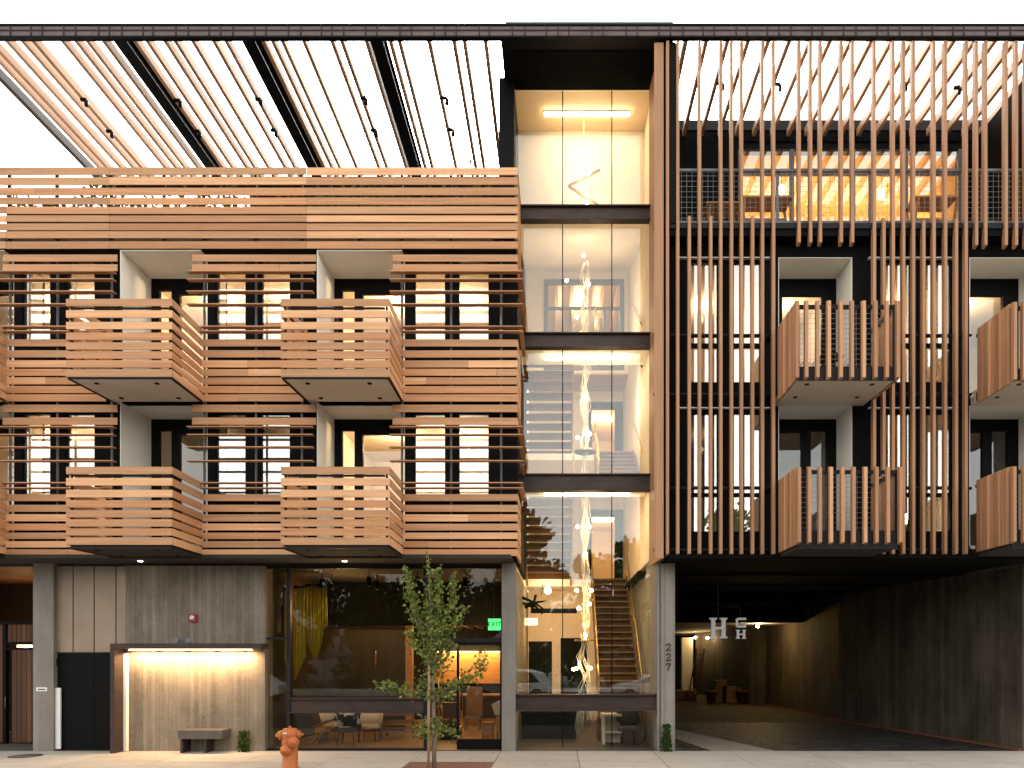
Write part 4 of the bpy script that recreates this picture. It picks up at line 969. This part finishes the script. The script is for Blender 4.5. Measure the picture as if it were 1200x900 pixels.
# hanging letters
HS = thing('hanging_sign', 'white letters H and G over H hanging from a thin rod at the driveway mouth', 'sign', (X(850, 1.5), 1.5, Z(748, 1.5)))
def letter_H(mb, x0, x1, z0, z1, y0, y1, st, serif):
    sh = st*.42 if serif else 0
    for a in (x0, x1):
        s = 1 if a == x0 else -1; c0, c1 = (x0+serif, x0+serif+st) if s == 1 else (x1-serif-st, x1-serif)
        mb.box(c0, c1, y0, y1, z0+sh, z1-sh)
        if serif:
            e0, e1 = c0-serif, c1+serif; mb.box(e0, e1, y0, y1, z0, z0+sh); mb.box(e0, e1, y0, y1, z1-sh, z1)
    zc = (z0+z1)/2; mb.box(x0+serif+st, x1-serif-st, y0, y1, zc-st*.32, zc+st*.32)
d = 1.5
m = MB(); letter_H(m, X(831.5, d), X(852.5, d), Z(748, d), Z(724, d), d, d+.07, .105, .045); m.build('letter', 'silver', HS)
m = MB(); letter_H(m, X(862.5, d), X(874.5, d), Z(748.5, d), Z(738, d), d, d+.05, .06, .022); m.build('letter', 'silver', HS)
gme = text('letter', 'G', .33, (X(868.5, d), d+.02, Z(730, d)), 'silver', HS, .025)
m = MB(); gx0, gx1, gz0, gz1 = X(862.5, d), X(874.5, d), Z(735.5, d), Z(724, d); s_ = .055
m.box(gx0, gx0+s_, d, d+.05, gz0+.03, gz1-.03); m.box(gx0+.03, gx1, d+.002, d+.048, gz1-s_, gz1); m.box(gx0+.03, gx1, d+.002, d+.048, gz0, gz0+s_); m.box(gx1-s_, gx1, d+.001, d+.049, gz0+s_, gz0+.13); m.box(gx0+.13, gx1+.01, d+.003, d+.047, gz0+.10, gz0+.14)
bpy.data.objects.remove(gme); m.build('letter', 'silver', HS)
m = MB(); m.tube([(X(842, d), d+.03, SOF-.004), (X(842, d), d+.03, Z(724, d))], .012); m.tube([(X(846, d), d+.03, Z(711, d)), (X(866, d), d+.03, Z(711, d))], .009); m.tube([(X(868, d), d+.03, Z(711, d)), (X(868, d), d+.03, Z(724, d))], .009); m.build('hanger_rod', 'steel', HS)
# house number
HN = thing('house_number', 'dark bronze street number 227 stacked vertically on the concrete column', 'number', (gx(783.5), .78, Z(786, .8)))
def strokes(mb, pts, w, y0, y1):
    for (a, b), (c, e) in zip(pts, pts[1:]): mb.bar((a, (y0+y1)/2, b), (c, (y0+y1)/2, e), w, y1-y0, (0,1,0))
def digit(ch, cx, cz, h):
    w = h*.62; m = MB(); p = lambda u, v: (cx+(u-.5)*w, cz+(v-.5)*h); y0, y1 = .775, .797
    if ch == '2':
        arc = [p(.5+.44*math.cos(math.radians(a)), .74+.24*math.sin(math.radians(a))) for a in range(170, -50, -22)]
        strokes(m, arc, h*.13, y0, y1); strokes(m, [arc[-1], p(.08, .10)], h*.12, y0+.001, y1); strokes(m, [p(.0, .06), p(1.0, .06)], h*.13, y0+.002, y1); strokes(m, [p(.96, .02), p(.96, .24)], h*.10, y0+.003, y1)
        m.ball((p(.1, .72)[0], (y0+y1)/2, p(.1, .72)[1]), h*.09, 8, (1, .12, 1))
    else:
        strokes(m, [p(0, .93), p(1, .93)], h*.14, y0, y1); strokes(m, [p(.04, .98), p(.04, .74)], h*.10, y0+.001, y1); strokes(m, [p(.95, .9), p(.48, .4), p(.38, .02)], h*.15, y0+.002, y1)
    m.build('digit', 'bronze', HN)
for ch, y in (('2', 758.5), ('2', 770), ('7', 781.5)): digit(ch, gx(783.3), Z(y, .8), .185)

# ------------------------------------------------------------------ wall fittings
al = thing('fire_alarm', 'red fire alarm box on the concrete wall above the lit hood', 'alarm', (gx(227), .78, Z(725, .8)))
box1('body', 'red', al, gx(223), gx(231.5), .735, .797, Z(729, .8), Z(720, .8)); MB().lathe([(.05, 0), (.06, .02), (.03, .03)], (gx(227), .735, Z(724, .8)), (0,-1,0)).build('strobe_lens', 'lens', al)
em = thing('emergency_light', 'grey twin-head emergency light on top of the steel hood', 'lamp', (gx(223), .5, Z(754, .36)))
zt = Z(754, .36); box1('body', 'steel_g', em, gx(219), gx(228), .5, .6, zt, zt+.08)
for s in (-.13, .13): MB().lathe([(.03, 0), (.06, .05), (.062, .09)], (gx(223.5)+s, .5, zt+.06), (s, -.6, .1)).build('lamp_head', 'steel_g', em)
be = thing('concrete_bench', 'small cantilevered concrete bench on steel brackets under the lit hood', 'bench', (gx(235), .5, 0))
box1('seat', 'bench', be, X(208.5, .35), X(260, .35), .35, .797, Z(866, .35), Z(857, .35)+.02)
for p in (222, 249): box1('bracket', 'rust', be, gx(p)-.03, gx(p)+.03, .45, .797, .0, Z(866, .35)-.002)
pq = thing('wall_plaque', 'small white plaque on the concrete pier left of the black door', 'plaque', (gx(49), .79, Z(808, .8)))
box1('plate', 'white', pq, gx(43), gx(55.5), .785, .797, Z(810, .8), Z(805.5, .8)); box1('inscription', 'steel', pq, gx(45), gx(53.5), .782, .7845, Z(808.5, .8), Z(807.2, .8))
def tuft(name, px, d, z0, w, h, n, label, cat, size=.05):
    t = thing(name, label, cat, (X(px, d), d, z0)); m = MB(); s = MB(); x = X(px, d)
    for k in range(7): s.tube([(x, d, z0-.003), (x+R.uniform(-w, w)*.5, d+R.uniform(-.04, .04), z0+h*.5), (x+R.uniform(-w, w), d+R.uniform(-.06, .03), z0+h*R.uniform(.7, 1))], .005, 5)
    s.build('stem', 'bark', t)
    for k in range(n):
        tt = R.random(); q = Vector((x+R.uniform(-w, w)*(1-.5*tt), d+R.uniform(-.09, .05), z0+h*tt)); a = R.random()*6.28; u = Vector((math.cos(a), math.sin(a)*.6, R.uniform(-.2, .5))).normalized()*size; v = u.cross(Vector((R.uniform(-.3, .3), -1, .2))).normalized()*size*.6
        m.quad(q, q+u*.5+v, q+u, q+u*.5-v)
    m.build('foliage', 'ivy', t, False)
tuft('small_shrub', 286.5, .66, 0, .16, .50, 260, 'small green shrub at the wall foot beside the concrete bench', 'plant')
tuft('climbing_plant', 781, .72, 0, .13, .66, 330, 'green ivy clump at the foot of the numbered column', 'plant')

# ------------------------------------------------------------------ lobby things
k = 0
rows_ = [(432.5, 674.7), (442, 680), (451.5, 684.5), (460, 688.5), (467.5, 692), (389, 679), (420, 692), (377, 677.5), (489, 675), (545, 675.5), (550, 680), (555, 684.5), (559, 689)]
ll = None
for p, y in rows_:
    zz = 4.30; d = max(1.25, (zz-H)*800/(768-y)-16+1.0); zz = Z(y, d)
    zz = min(zz, lz-.28)
    if ll is None:
        ll = thing('ceiling_spotlight', 'black cylinder spotlight on the lobby ceiling behind the storefront glass', 'spotlight', (X(p, d), d, zz), 'black cylinder spotlights in the lobby')
        MB().lathe([(.055, -.12), (.06, -.11), (.06, .12)], (X(p, d), d, zz)).build('can', 'black', ll); MB().tube([(X(p, d), d, zz+.12), (X(p, d), d, lz-.002)], .012).build('stem', 'black', ll); l0 = (X(p, d), d, zz)
        MB().lathe([(.02, -.125), (.02, -.121)], (X(p, d), d, zz), n=10).build('lens', 'lens', ll)
    else: clone(ll, (X(p, d)-l0[0], d-l0[1], 0))
# rope artwork
def rope_art(px0, px1, y0f, bot, d, label):
    t = thing('rope_artwork', label, 'artwork', (X(px0, d), d, 1.5), 'yellow rope artworks'); m = MB(); n = int((px1-px0)/1.7)
    for i in range(n+1):
        f = i/n; p = px0+(px1-px0)*f; yb = bot(f); m.tube([(X(p, d), d+R.uniform(-.03, .03), Z(y0f(f), d)), (X(p+R.uniform(-.5, .5), d), d, Z((y0f(f)+yb)/2, d)), (X(p+.8, d), d, Z(yb, d))], .013, 5)
    m.build('ropes', 'yellow', t); box1('hanging_bar', 'black', t, X(px0-1, d), X(px1+1, d), d-.02, d+.02, Z(y0f(.5), d)-.03, Z(y0f(.5), d)+.03)
rope_art(345, 357, lambda f: 688, lambda f: 797-26*f, 1.9, 'long yellow rope drape hanging just right of the storefront post')
rope_art(358.5, 383, lambda f: 686, lambda f: 748+30*math.sin(math.pi*min(1, f*1.15))**1.0 - 14*f, 2.2, 'wide yellow rope drape with a pointed hem in the lobby')
rope_art(314, 336, lambda f: 690, lambda f: 738+46*f, 2.0, 'yellow rope drape behind the narrow window left of the post')
ex = thing('exit_sign', 'bright green exit sign hanging beside the concrete column in the lobby', 'sign', (X(580, 1.3), 1.3, Z(738, 1.3)))
box1('sign_box', 'exit_g', ex, X(572, 1.25), X(586.6, 1.25), 1.25, 1.29, Z(738.5, 1.25), Z(725, 1.25)); text('lettering', 'EXIT', .165, (X(579.3, 1.25), 1.248, Z(731.8, 1.25)), 'exit_d', ex)
MB().tube([(X(579, 1.27), 1.27, Z(725, 1.27)), (X(579, 1.27), 1.27, lz-.002)], .01).build('stem', 'steel', ex)
def legs(t, pts, z, mat='black', r=.013, sp=1.25):
    cx = sum(p[0] for p in pts)/len(pts); cy = sum(p[1] for p in pts)/len(pts)
    for a, b in pts: MB().tube([(a, b, z), (cx+(a-cx)*sp, cy+(b-cy)*sp, .006)], r, 6).build('leg', mat, t)
def tub(px, d, w, mat, label, y1=834, y0=861):
    t = thing('tub_chair', label, 'chair', (X(px, d), d, 0), 'shaggy tub chairs in the lobby'); cx = X(px, d); zt = min(Z(y1, d), .95); m = MB(); n = 14
    # curved shell backrest
    pr = []
    for i in range(n+1):
        a = math.radians(-205 + 230*i/n); hh = zt-.12*abs(math.cos(a))*(1 if math.sin(a) < 0.3 else 0)
        pr.append((math.cos(a), math.sin(a), zt if math.sin(a) < .35 else zt-.10))
    i0 = len(m.v)
    for c, s_, z in pr:
        m.v += [(cx+c*w, d-s_*-.30*1.0 if 0 else d+s_*-.0+s_*.3*-1, .36), (cx+c*w*1.08, d-s_*.33, z), (cx+c*w*.94, d-s_*.27, z-.02), (cx+c*w*.84, d-s_*.24, .40)]
    for i in range(n):
        a, b = i0+4*i, i0+4*i+4
        for q in ((a, b, b+1, a+1), (a+1, b+1, b+2, a+2), (a+2, b+2, b+3, a+3), (a+3, b+3, b, a)): m.sm.add(len(m.f)); m.f.append(q)
    m.f.append((i0, i0+1, i0+2, i0+3)); m.f.append((i0+4*n+3, i0+4*n+2, i0+4*n+1, i0+4*n))
    m.build('backrest', mat, t); MB().lathe([(w*.6, .34), (w*.9, .37), (w*.9, .44), (w*.7, .47)], (cx, d-.02, 0)).build('seat', mat, t)
    legs(t, [(cx-w*.55, d-.2), (cx+w*.55, d-.2), (cx-w*.55, d+.2), (cx+w*.55, d+.2)], .36)
tub(408, 2.0, .33, 'cow', 'black and white cowhide tub chair behind the storefront glass'); tub(386, 2.9, .38, 'cream', 'cream tub chair left of the cowhide chair'); tub(433, 2.7, .34, 'cream', 'cream shaggy tub chair right of the cowhide chair')
lc = thing('lounge_chair', 'grey high-backed lounge chair with slanted wooden arms in the lobby window', 'chair', (X(358, 1.9), 1.9, 0)); d = 1.9
m = MB(); m.ext([(X(346, d), Z(834, d)), (X(364, d), Z(834, d)), (X(369, d), Z(852, d)), (X(366, d), Z(861, d)), (X(352, d), Z(861, d)), (X(347, d), Z(848, d))], 'xz', d, d+.55); m.build('backrest', 'fabric_g', lc)
box1('cushion', 'leather', lc, X(366, d), X(381, d), d+.05, d+.5, Z(859, d), Z(853, d))
for yy in (d-.03, d+.55): MB().bar((X(366.5, d), yy, Z(852, d)), (X(384, d), yy, Z(845, d)), .04, .05).build('armrest', 'furn', lc); MB().bar((X(361, d), yy, .01), (X(381, d), yy, Z(856, d)), .04, .05).build('leg', 'furn', lc); MB().bar((X(378, d), yy, Z(855, d)), (X(372, d), yy, .01), .035, .04).build('leg', 'furn', lc)
bn = thing('slatted_settee', 'low wooden ladder-backed settee in the lobby right of the chairs', 'bench', (X(465, 3.2), 3.2, 0)); d = 3.2
for p in (447, 484):
    box1('post', 'furn', bn, X(p, d)-.03, X(p, d)+.03, d, d+.06, .006, Z(836, d)); box1('leg', 'furn', bn, X(p, d)-.03, X(p, d)+.03, d+.55, d+.6, .006, .42)
m = MB()
for y in (837.5, 845, 853.5, 857.5): m.box(X(447, d)+.03, X(484, d)-.03, d+.01, d+.04, Z(y, d)-.03, Z(y, d)+.03)
m.build('backrest', 'furn', bn); box1('seat', 'leather', bn, X(447, d)+.03, X(484, d)-.03, d+.06, d+.58, .38, .48)
lcart = thing('luggage_cart', 'brass birdcage luggage cart in the lobby behind the street tree', 'cart', (X(526, 3.6), 3.6, 0)); d = 3.6; x0, x1 = X(513, d), X(539, d)
box1('deck', 'brass', lcart, x0, x1, d, d+.6, .22, .28); zc = Z(797, d); m = MB()
for yy in (d+.03, d+.57):
    pts = [(x0+.02, yy, .28), (x0+.02, yy, zc)] + [((x0+x1)/2-math.cos(a)*(x1-x0-.04)/2, yy+(d+.3-yy)*math.sin(a)*.9, zc+math.sin(a)*.28) for a in [math.pi*q/8 for q in range(1, 8)]] + [(x1-.02, yy, zc), (x1-.02, yy, .28)]
    m.tube(pts, .02, 8)
m.build('cage', 'brass', lcart); MB().tube([(x0, d+.03, 1.0), (x1, d+.03, 1.0)], .014).build('rail', 'brass', lcart)
for a in (x0+.1, x1-.1):
    for b in (d+.1, d+.5): MB().lathe([(.09, -.02), (.1, 0), (.09, .02)], (a, b, .107), (0, 1, 0), 12).build('wheel', 'tyre', lcart)
ds = thing('reception_desk', 'long dark timber reception desk at the back of the lobby', 'desk', (X(545, 7), 7, 0)); d = 7
box1('front', 'wood_dark', ds, X(505, d), lx1-.05, d, d+.08, .006, .98); box1('top', 'wood_lobby', ds, X(505, d), lx1-.05, d-.06, d+.5, .98, 1.04); box1('plinth', 'wood_lobby', ds, X(505, d)+.05, lx1-.1, d-.1, d-.001, .006, .22)
sb = thing('timber_box_chair', 'boxy light timber armchair before the reception desk', 'chair', (X(553, 5), 5, 0)); d = 5
box1('backrest', 'furn', sb, X(544, d), X(563, d), d+.5, d+.58, .4, Z(806, d)); box1('seat', 'furn', sb, X(544, d), X(563, d), d, d+.499, .36, .44)
for a in (545, 561):
    for b in (.03, .5): box1('leg', 'furn', sb, X(a, d)-.02, X(a, d)+.02, d+b, d+b+.04, .006, .359)
bo_ = thing('wooden_stool', 'small square wooden box stool on the lobby floor by the door', 'stool', (X(571, 3.4), 3.4, 0)); d = 3.4
box1('body', 'wood_lobby', bo_, X(565, d), X(578, d), d, d+.3, .02, Z(848.5, d)); box1('top', 'wood_lobby', bo_, X(564.5, d), X(578.5, d), d-.01, d+.31, Z(848.5, d), Z(846.5, d)); box1('base', 'furn', bo_, X(565.5, d), X(577.5, d), d+.01, d+.29, .006, .0199)
so = thing('cushioned_armchair', 'cream cushioned armchair half hidden behind the concrete column', 'chair', (X(586, 2.4), 2.4, 0)); d = 2.4
m = MB(); m.ext([(X(576, d), Z(826, d)), (X(584, d), Z(822, d)), (X(596, d), Z(820, d)), (X(598, d), Z(838, d)), (X(580, d), Z(838, d))], 'xz', d, d+.4); m.build('cushion', 'cream', so); box1('seat', 'leather', so, X(581, d), X(598, d), d, d+.5, .3, Z(839, d))
for a in (583, 596): box1('leg', 'furn', so, X(a, d)-.03, X(a, d)+.03, d+.03, d+.09, .006, .299)
pp = thing('potted_plant', 'low green plant in a dark trough beside the luggage cart', 'plant', (X(525, 2.6), 2.6, 0)); d = 2.9
box1('trough', 'black', pp, X(513, d), X(534, d), d, d+.25, .006, .26); m = MB()
for k in range(170):
    q = Vector((X(R.uniform(512, 535), d), d+R.uniform(0, .25), .26+abs(R.gauss(0, .13)))); a = R.random()*6.28; u = Vector((math.cos(a), math.sin(a), R.uniform(.2, 1))).normalized()*.1; v = u.cross(Vector((0, -1, .3))).normalized()*.03; m.quad(q, q+u*.5+v, q+u, q+u*.5-v)
m.build('foliage', 'ivy', pp, False)

# ------------------------------------------------------------------ hydrant
hx, hy = X(340, -2.05), -2.05
def worn():
    t = NT('worn_orange_paint'); tc = t.n('TexCoord').outputs['Object']
    n1 = t.noise(tc, 9, 5, .7); n2 = t.noise(tc, (30, 30, 12), 4, .7); n3 = t.noise(tc, 3, 3)
    c = t.mixc(n3, (.44, .115, .024), (.52, .165, .05)); c = t.mixc(t.math('MULTIPLY', t.math('SUBTRACT', n1, .56), 5.0, clamp=True), c, (.27, .085, .03)); c = t.mixc(t.math('MULTIPLY', t.math('SUBTRACT', n2, .62), 12.0, clamp=True), c, (.10, .05, .03)); c = t.mixc(t.math('MULTIPLY', t.math('SUBTRACT', .36, n2), 8.0, clamp=True), c, (.60, .30, .16))
    t.bsdf(c, .55, 0, n2, .5, .006, .35); return t.m
M['hydrant'] = worn()
HY = thing('fire_hydrant', 'weathered orange fire hydrant on the sidewalk edge', 'hydrant', (hx, hy, 0))
MB().lathe([(.19, 0), (.19, .05), (.150, .06), (.148, .50), (.155, .52), (.165, .56), (.165, .60), (.150, .64), (.165, .69), (.175, .74), (.165, .80), (.14, .83), (.13, .835), (.13, .86), (.0, .862)], (hx, hy, 0), n=28).build('barrel', 'hydrant', HY)
def nozzle(c, ax, r, ln):
    o = MB().lathe([(r*1.0, .0), (r*1.0, ln*.35), (r*1.25, ln*.4), (r*1.25, ln*.75), (r*.9, ln*.85), (r*.45, ln*.9), (r*.42, ln*1.25), (r*.2, ln*1.3)], c, ax, 16).build('nozzle_cap', 'hydrant', HY); return o
nozzle((hx-.10, hy-.03, .72), (-1, -.15, -.05), .075, .14); nozzle((hx+.10, hy, .74), (1, .1, -.05), .065, .13); nozzle((hx+.08, hy-.10, .60), (.6, -.8, -.05), .09, .15)
MB().lathe([(.115, 0), (.115, .08), (.10, .12), (.03, .14), (.03, .17), (.0, .172)], (hx-.02, hy-.10, .44), (-.05, -1, -.08), 20).build('front_cover', 'hydrant', HY)
MB().tube([(hx-.08, hy-.06, .83), (hx-.2, hy-.06, .80), (hx-.27, hy-.06, .74), (hx-.24, hy-.06, .70)], .013).build('cap_chain', 'yellow', HY)
for a in range(8): MB().lathe([(.016, 0), (.016, .03)], (hx+math.cos(a*.785)*.168, hy+math.sin(a*.785)*.168, .592), n=6).build('bolt', 'hydrant', HY)
MB().lathe([(.028, 0), (.028, .05)], (hx, hy, .858), n=5).build('operating_nut', 'hydrant', HY)
box1('id_label', 'lens', HY, hx-.07, hx+.0, hy-.178, hy-.165, .765, .79)

# ------------------------------------------------------------------ street tree
TD_ = -2.1
def tp(px, py, off=0): return Vector((X(px, TD_), TD_+off, Z(py, TD_)))
ST = thing('street_tree', 'slender young ginkgo tree growing from the sidewalk in front of the lobby', 'tree', (X(508, TD_), TD_, 0))
trunk = [Vector((X(509, TD_), TD_, -.004)), tp(508.5, 850), tp(507, 800), tp(506, 750), tp(504, 705), tp(502, 652)]
m = MB().tube(trunk, [.048, .043, .038, .028, .018, .005], 10); m.build('trunk', 'bark', ST)
br = [([(506, 790), (495, 745), (484, 715), (478, 668)], .7), ([(506, 780), (512, 740), (516, 705), (514, 668)], .8), ([(506, 775), (520, 735), (530, 705), (531.5, 674)], .8), ([(507, 785), (525, 745), (536, 726), (545, 711)], .8), ([(505, 760), (492, 730), (486, 700), (480, 688)], .8),
      ([(507, 815), (490, 812), (466, 806), (443, 803)], 1.0), ([(507, 815), (525, 806), (545, 797), (560, 790), (567, 768)], .9), ([(507, 812), (500, 800), (488, 806)], .8), ([(507, 822), (522, 815), (532, 806)], .9), ([(508, 858), (498, 848), (494, 862)], .8), ([(508, 852), (514, 845), (512, 860)], .8), ([(508, 855), (525, 856), (534, 863)], .45), ([(505, 745), (503, 715), (503, 690)], 1.2), ([(505, 770), (488, 758), (482, 745)], .9), ([(506, 775), (524, 765), (530, 752)], .9), ([(506, 765), (513, 750), (518, 735)], 1.0), ([(506, 795), (518, 785), (522, 775)], .7)]
m = MB(); lf = MB()
def leaf(q, s):
    a = R.uniform(0, 6.28); u = Vector((math.cos(a), R.uniform(-1, 1), math.sin(a)-.2)).normalized(); n = Vector((R.uniform(-.7, .7), -1, R.uniform(-.2, 1.0))).normalized(); v = u.cross(n).normalized()
    lf.quad(q, q+u*s*.75+v*s*.62, q+u*s*1.0+v*s*.1, q+u*s*.75-v*s*.62)
for pts, dens in br:
    off = R.uniform(-.25, .2); P_ = [tp(a, b, off*i/len(pts)) for i, (a, b) in enumerate(pts)]; m.tube(P_, [.016*(1-.75*i/(len(P_)-1)) for i in range(len(P_))], 6)
    for i in range(len(P_)-1):
        a, b = P_[i], P_[i+1]; ln = (b-a).length
        upright = b.z-a.z > .1
        for k in range(int(ln*205*dens*(1.0 if i else .55))):
            t = R.random(); q = a.lerp(b, t); hfrac = (q.z-H)/1.75
            sp = .088*(1-.62*max(0, min(1, hfrac))) if upright or q.z > 2.3 else .075
            leaf(q+Vector((R.gauss(0, sp), R.gauss(0, sp*1.1), R.gauss(0, sp*.75))), R.uniform(.038, .075))
for k in range(190):
    t = R.random()**.8; q = tp(504, 800).lerp(tp(502, 654), t); sp = .13*(1-t)+.015
    leaf(q+Vector((R.gauss(0, sp), R.gauss(0, sp), R.gauss(0, .05))), R.uniform(.045, .07))
for k in range(70):
    pts, dens = R.choice(br); i = R.randrange(1, len(pts)); q = tp(*pts[i]); e = q + Vector((R.gauss(0, .11), R.gauss(0, .1), abs(R.gauss(.05, .1)))); m.tube([q, q.lerp(e, .5)+Vector((0, 0, .02)), e], [.006, .004, .002], 5)
    for w_ in range(4): leaf(q.lerp(e, R.uniform(.4, 1.1)), R.uniform(.035, .06))
m.build('branches', 'bark', ST); lf.build('crown', 'leaf', ST, False)
sk = thing('tree_stake', 'pale wooden stake standing beside the young ginkgo trunk', 'stake', (X(501.5, TD_-.05), TD_-.05, 0)); MB().tube([(X(502, TD_-.06), TD_-.06, -.004), (X(503, TD_-.06), TD_-.06, Z(775, TD_))], .028, 10).build('pole', 'stake', sk); MB().tube([(X(503, TD_), TD_-.06, Z(790, TD_)), (X(506, TD_), TD_-.1, Z(790, TD_)), (X(509, TD_), TD_, Z(790, TD_))], .012).build('tie', 'black', sk)

# ------------------------------------------------------------------ across the street (seen in the reflections)
def big_tree(x, y, h, w, label):
    t = thing('broadleaf_tree', label, 'tree', (x, y, 0), 'trees across the street mirrored in the glass'); MB().tube([(x, y, -.17), (x+R.uniform(-.2, .2), y, h*.3), (x+R.uniform(-.5, .5), y, h*.75)], [.28, .2, .06], 8).build('trunk', 'bark', t); m = MB(); cl = [(x+R.gauss(0, w*.5), y+R.gauss(0, w*.4), h*R.uniform(.28, .92), w*R.uniform(.28, .5)) for _ in range(24)] + [(x+R.uniform(-w, w), y-.4, R.uniform(.6, 2.6), w*.5) for _ in range(8)]
    for cx, cy, cz, r in cl:
        for k in range(150):
            q = Vector((R.gauss(0, 1), R.gauss(0, 1), R.gauss(0, .8))).normalized()*r*R.random()**.4; q = Vector((cx, cy, max(.1, cz))) + q; u = Vector((R.uniform(-1, 1), R.uniform(-1, 1), R.uniform(-1, 1))).normalized()*.42; v = u.orthogonal().normalized()*.27; m.quad(q, q+u*.5+v, q+u, q+u*.5-v)
    m.build('crown', 'leaf_d', t, False)
for i, (x, h, w) in enumerate(((-27, 10, 3.4), (-21, 11.5, 3.5), (-14.5, 10, 3.5), (-8.5, 9.6, 3.3), (-3.2, 14, 3.1), (2.5, 10.4, 3.2), (8, 11.5, 3.4), (14, 14.5, 3.5), (20, 11, 3.5), (26, 12, 3.5))):
    big_tree(x, -33-R.uniform(0, 3), h, w, f'leafy tree across the street, {("first","second","third","fourth","fifth","sixth","seventh","eighth","ninth","tenth")[i]} of the row from the left')
def car(x, y, mat, label, suv):
    t = thing('parked_car', label, 'car', (x, y, -.14)); z = -.14; L_, W_ = 4.5, 1.8; h = 1.72 if suv else 1.45
    prof = [(-2.25, .35), (-2.22, .75), (-1.95, .92), (-1.15, .98 if not suv else 1.05), (-.45, h-.05), (.2, h), (1.1, h-.03), (1.75, 1.0 if not suv else h-.2), (2.2, .95), (2.25, .4), (1.9, .28), (-1.9, .28)]
    m = MB(); m.ext([(x+a, z+b) for a, b in prof], 'xz', y-.86, y+.86); o = m.build('body', mat, t); bv = o.modifiers.new('bevel', 'BEVEL'); bv.width = .08; bv.segments = 3
    for s in (-1, 1):
        yy = y+s*.87; m = MB(); m.ext([(x-1.0, z+1.0), (x-.42, z+h-.14), (x+.15, z+h-.1), (x+.15, z+1.0)], 'xz', yy-.012, yy+.012); m.ext([(x+.22, z+1.0), (x+.22, z+h-.1), (x+1.05, z+h-.14), (x+1.55, z+1.02)], 'xz', yy-.012, yy+.012); m.build('side_window', 'carglass', t)
        for a in (-1.42, 1.38):
            wv = MB().lathe([(.2, -.11), (.33, -.11), (.34, 0), (.33, .11), (.2, .11)], (x+a, y+s*.80, z+.34), (0, 1, 0), 20).build('wheel', 'tyre', t); MB().lathe([(.2, -.118), (.2, .118)], (x+a, y+s*.80, z+.34), (0, 1, 0), 14).build('rim', 'steel_g', wv)
        box1('headlight', 'lens', t, x-2.27, x-2.15, y+s*.6-.16, y+s*.6+.16, z+.66, z+.80)
    box1('windscreen', 'carglass', t, x-.95, x-.93, y-.7, y+.7, z+1.06, z+1.2)
car(-2.6, -19.6, 'carpaint', 'silver sport utility car parked across the street, mirrored in the tower glass', True); car(5.3, -19.6, 'carpaint', 'grey saloon car parked across the street right of the silver one', False); car(-17.3, -19.6, 'carpaint_w', 'white saloon car parked across the street at far left', False)

# ------------------------------------------------------------------ world, sun, camera
w = bpy.data.worlds.new('World'); sc.world = w; w.use_nodes = True; nt = w.node_tree; bg = nt.nodes['Background']
sky = nt.nodes.new('ShaderNodeTexSky'); sky.sky_type = 'NISHITA'; sky.sun_disc = False
EL, AZ = 42.0, 358.0
sky.sun_elevation = math.radians(EL); sky.sun_rotation = math.radians(AZ); sky.air_density = 1.0; sky.dust_density = 4.0; sky.ozone_density = 1.0
hs = nt.nodes.new('ShaderNodeHueSaturation'); hs.inputs['Saturation'].default_value = .12
nt.links.new(sky.outputs[0], hs.inputs['Color']); wb = nt.nodes.new('ShaderNodeMix'); wb.data_type = 'RGBA'; wb.blend_type = 'MULTIPLY'; wb.inputs['Factor'].default_value = 1; wb.inputs[7].default_value = (1.03, .99, .93, 1)
nt.links.new(hs.outputs[0], wb.inputs[6]); nt.links.new(wb.outputs[2], bg.inputs[0]); bg.inputs[1].default_value = .15
sl = bpy.data.lights.new('sun', 'SUN'); sl.energy = 0.5; sl.angle = math.radians(20); sl.color = (1, .95, .88)
so_ = bpy.data.objects.new('sun', sl); COL.objects.link(so_)
az = math.radians(AZ); el = math.radians(EL)
dirv = Vector((math.sin(az)*math.cos(el), math.cos(az)*math.cos(el), math.sin(el)))
so_.rotation_euler = dirv.to_track_quat('Z', 'Y').to_euler(); so_.location = dirv*60
cam = bpy.data.cameras.new('camera'); co = bpy.data.objects.new('camera', cam); COL.objects.link(co); sc.camera = co
co.location = (0, -16, H); co.rotation_euler = (math.pi/2, 0, 0); cam.sensor_width = 36; cam.lens = 24; cam.shift_x = -55/1200; cam.shift_y = 318/1200; cam.clip_end = 2000; cam.clip_start = .1
sc.view_settings.view_transform = 'Standard'; sc.view_settings.look = 'None'; sc.view_settings.exposure = 2.4; sc.view_settings.gamma = 1
sc.render.engine = 'CYCLES'; c = sc.cycles; c.use_denoising = True; c.max_bounces = 7; c.diffuse_bounces = 3; c.glossy_bounces = 3; c.transparent_max_bounces = 14; c.transmission_bounces = 3
c.sample_clamp_indirect = 6; c.caustics_reflective = False; c.caustics_refractive = False
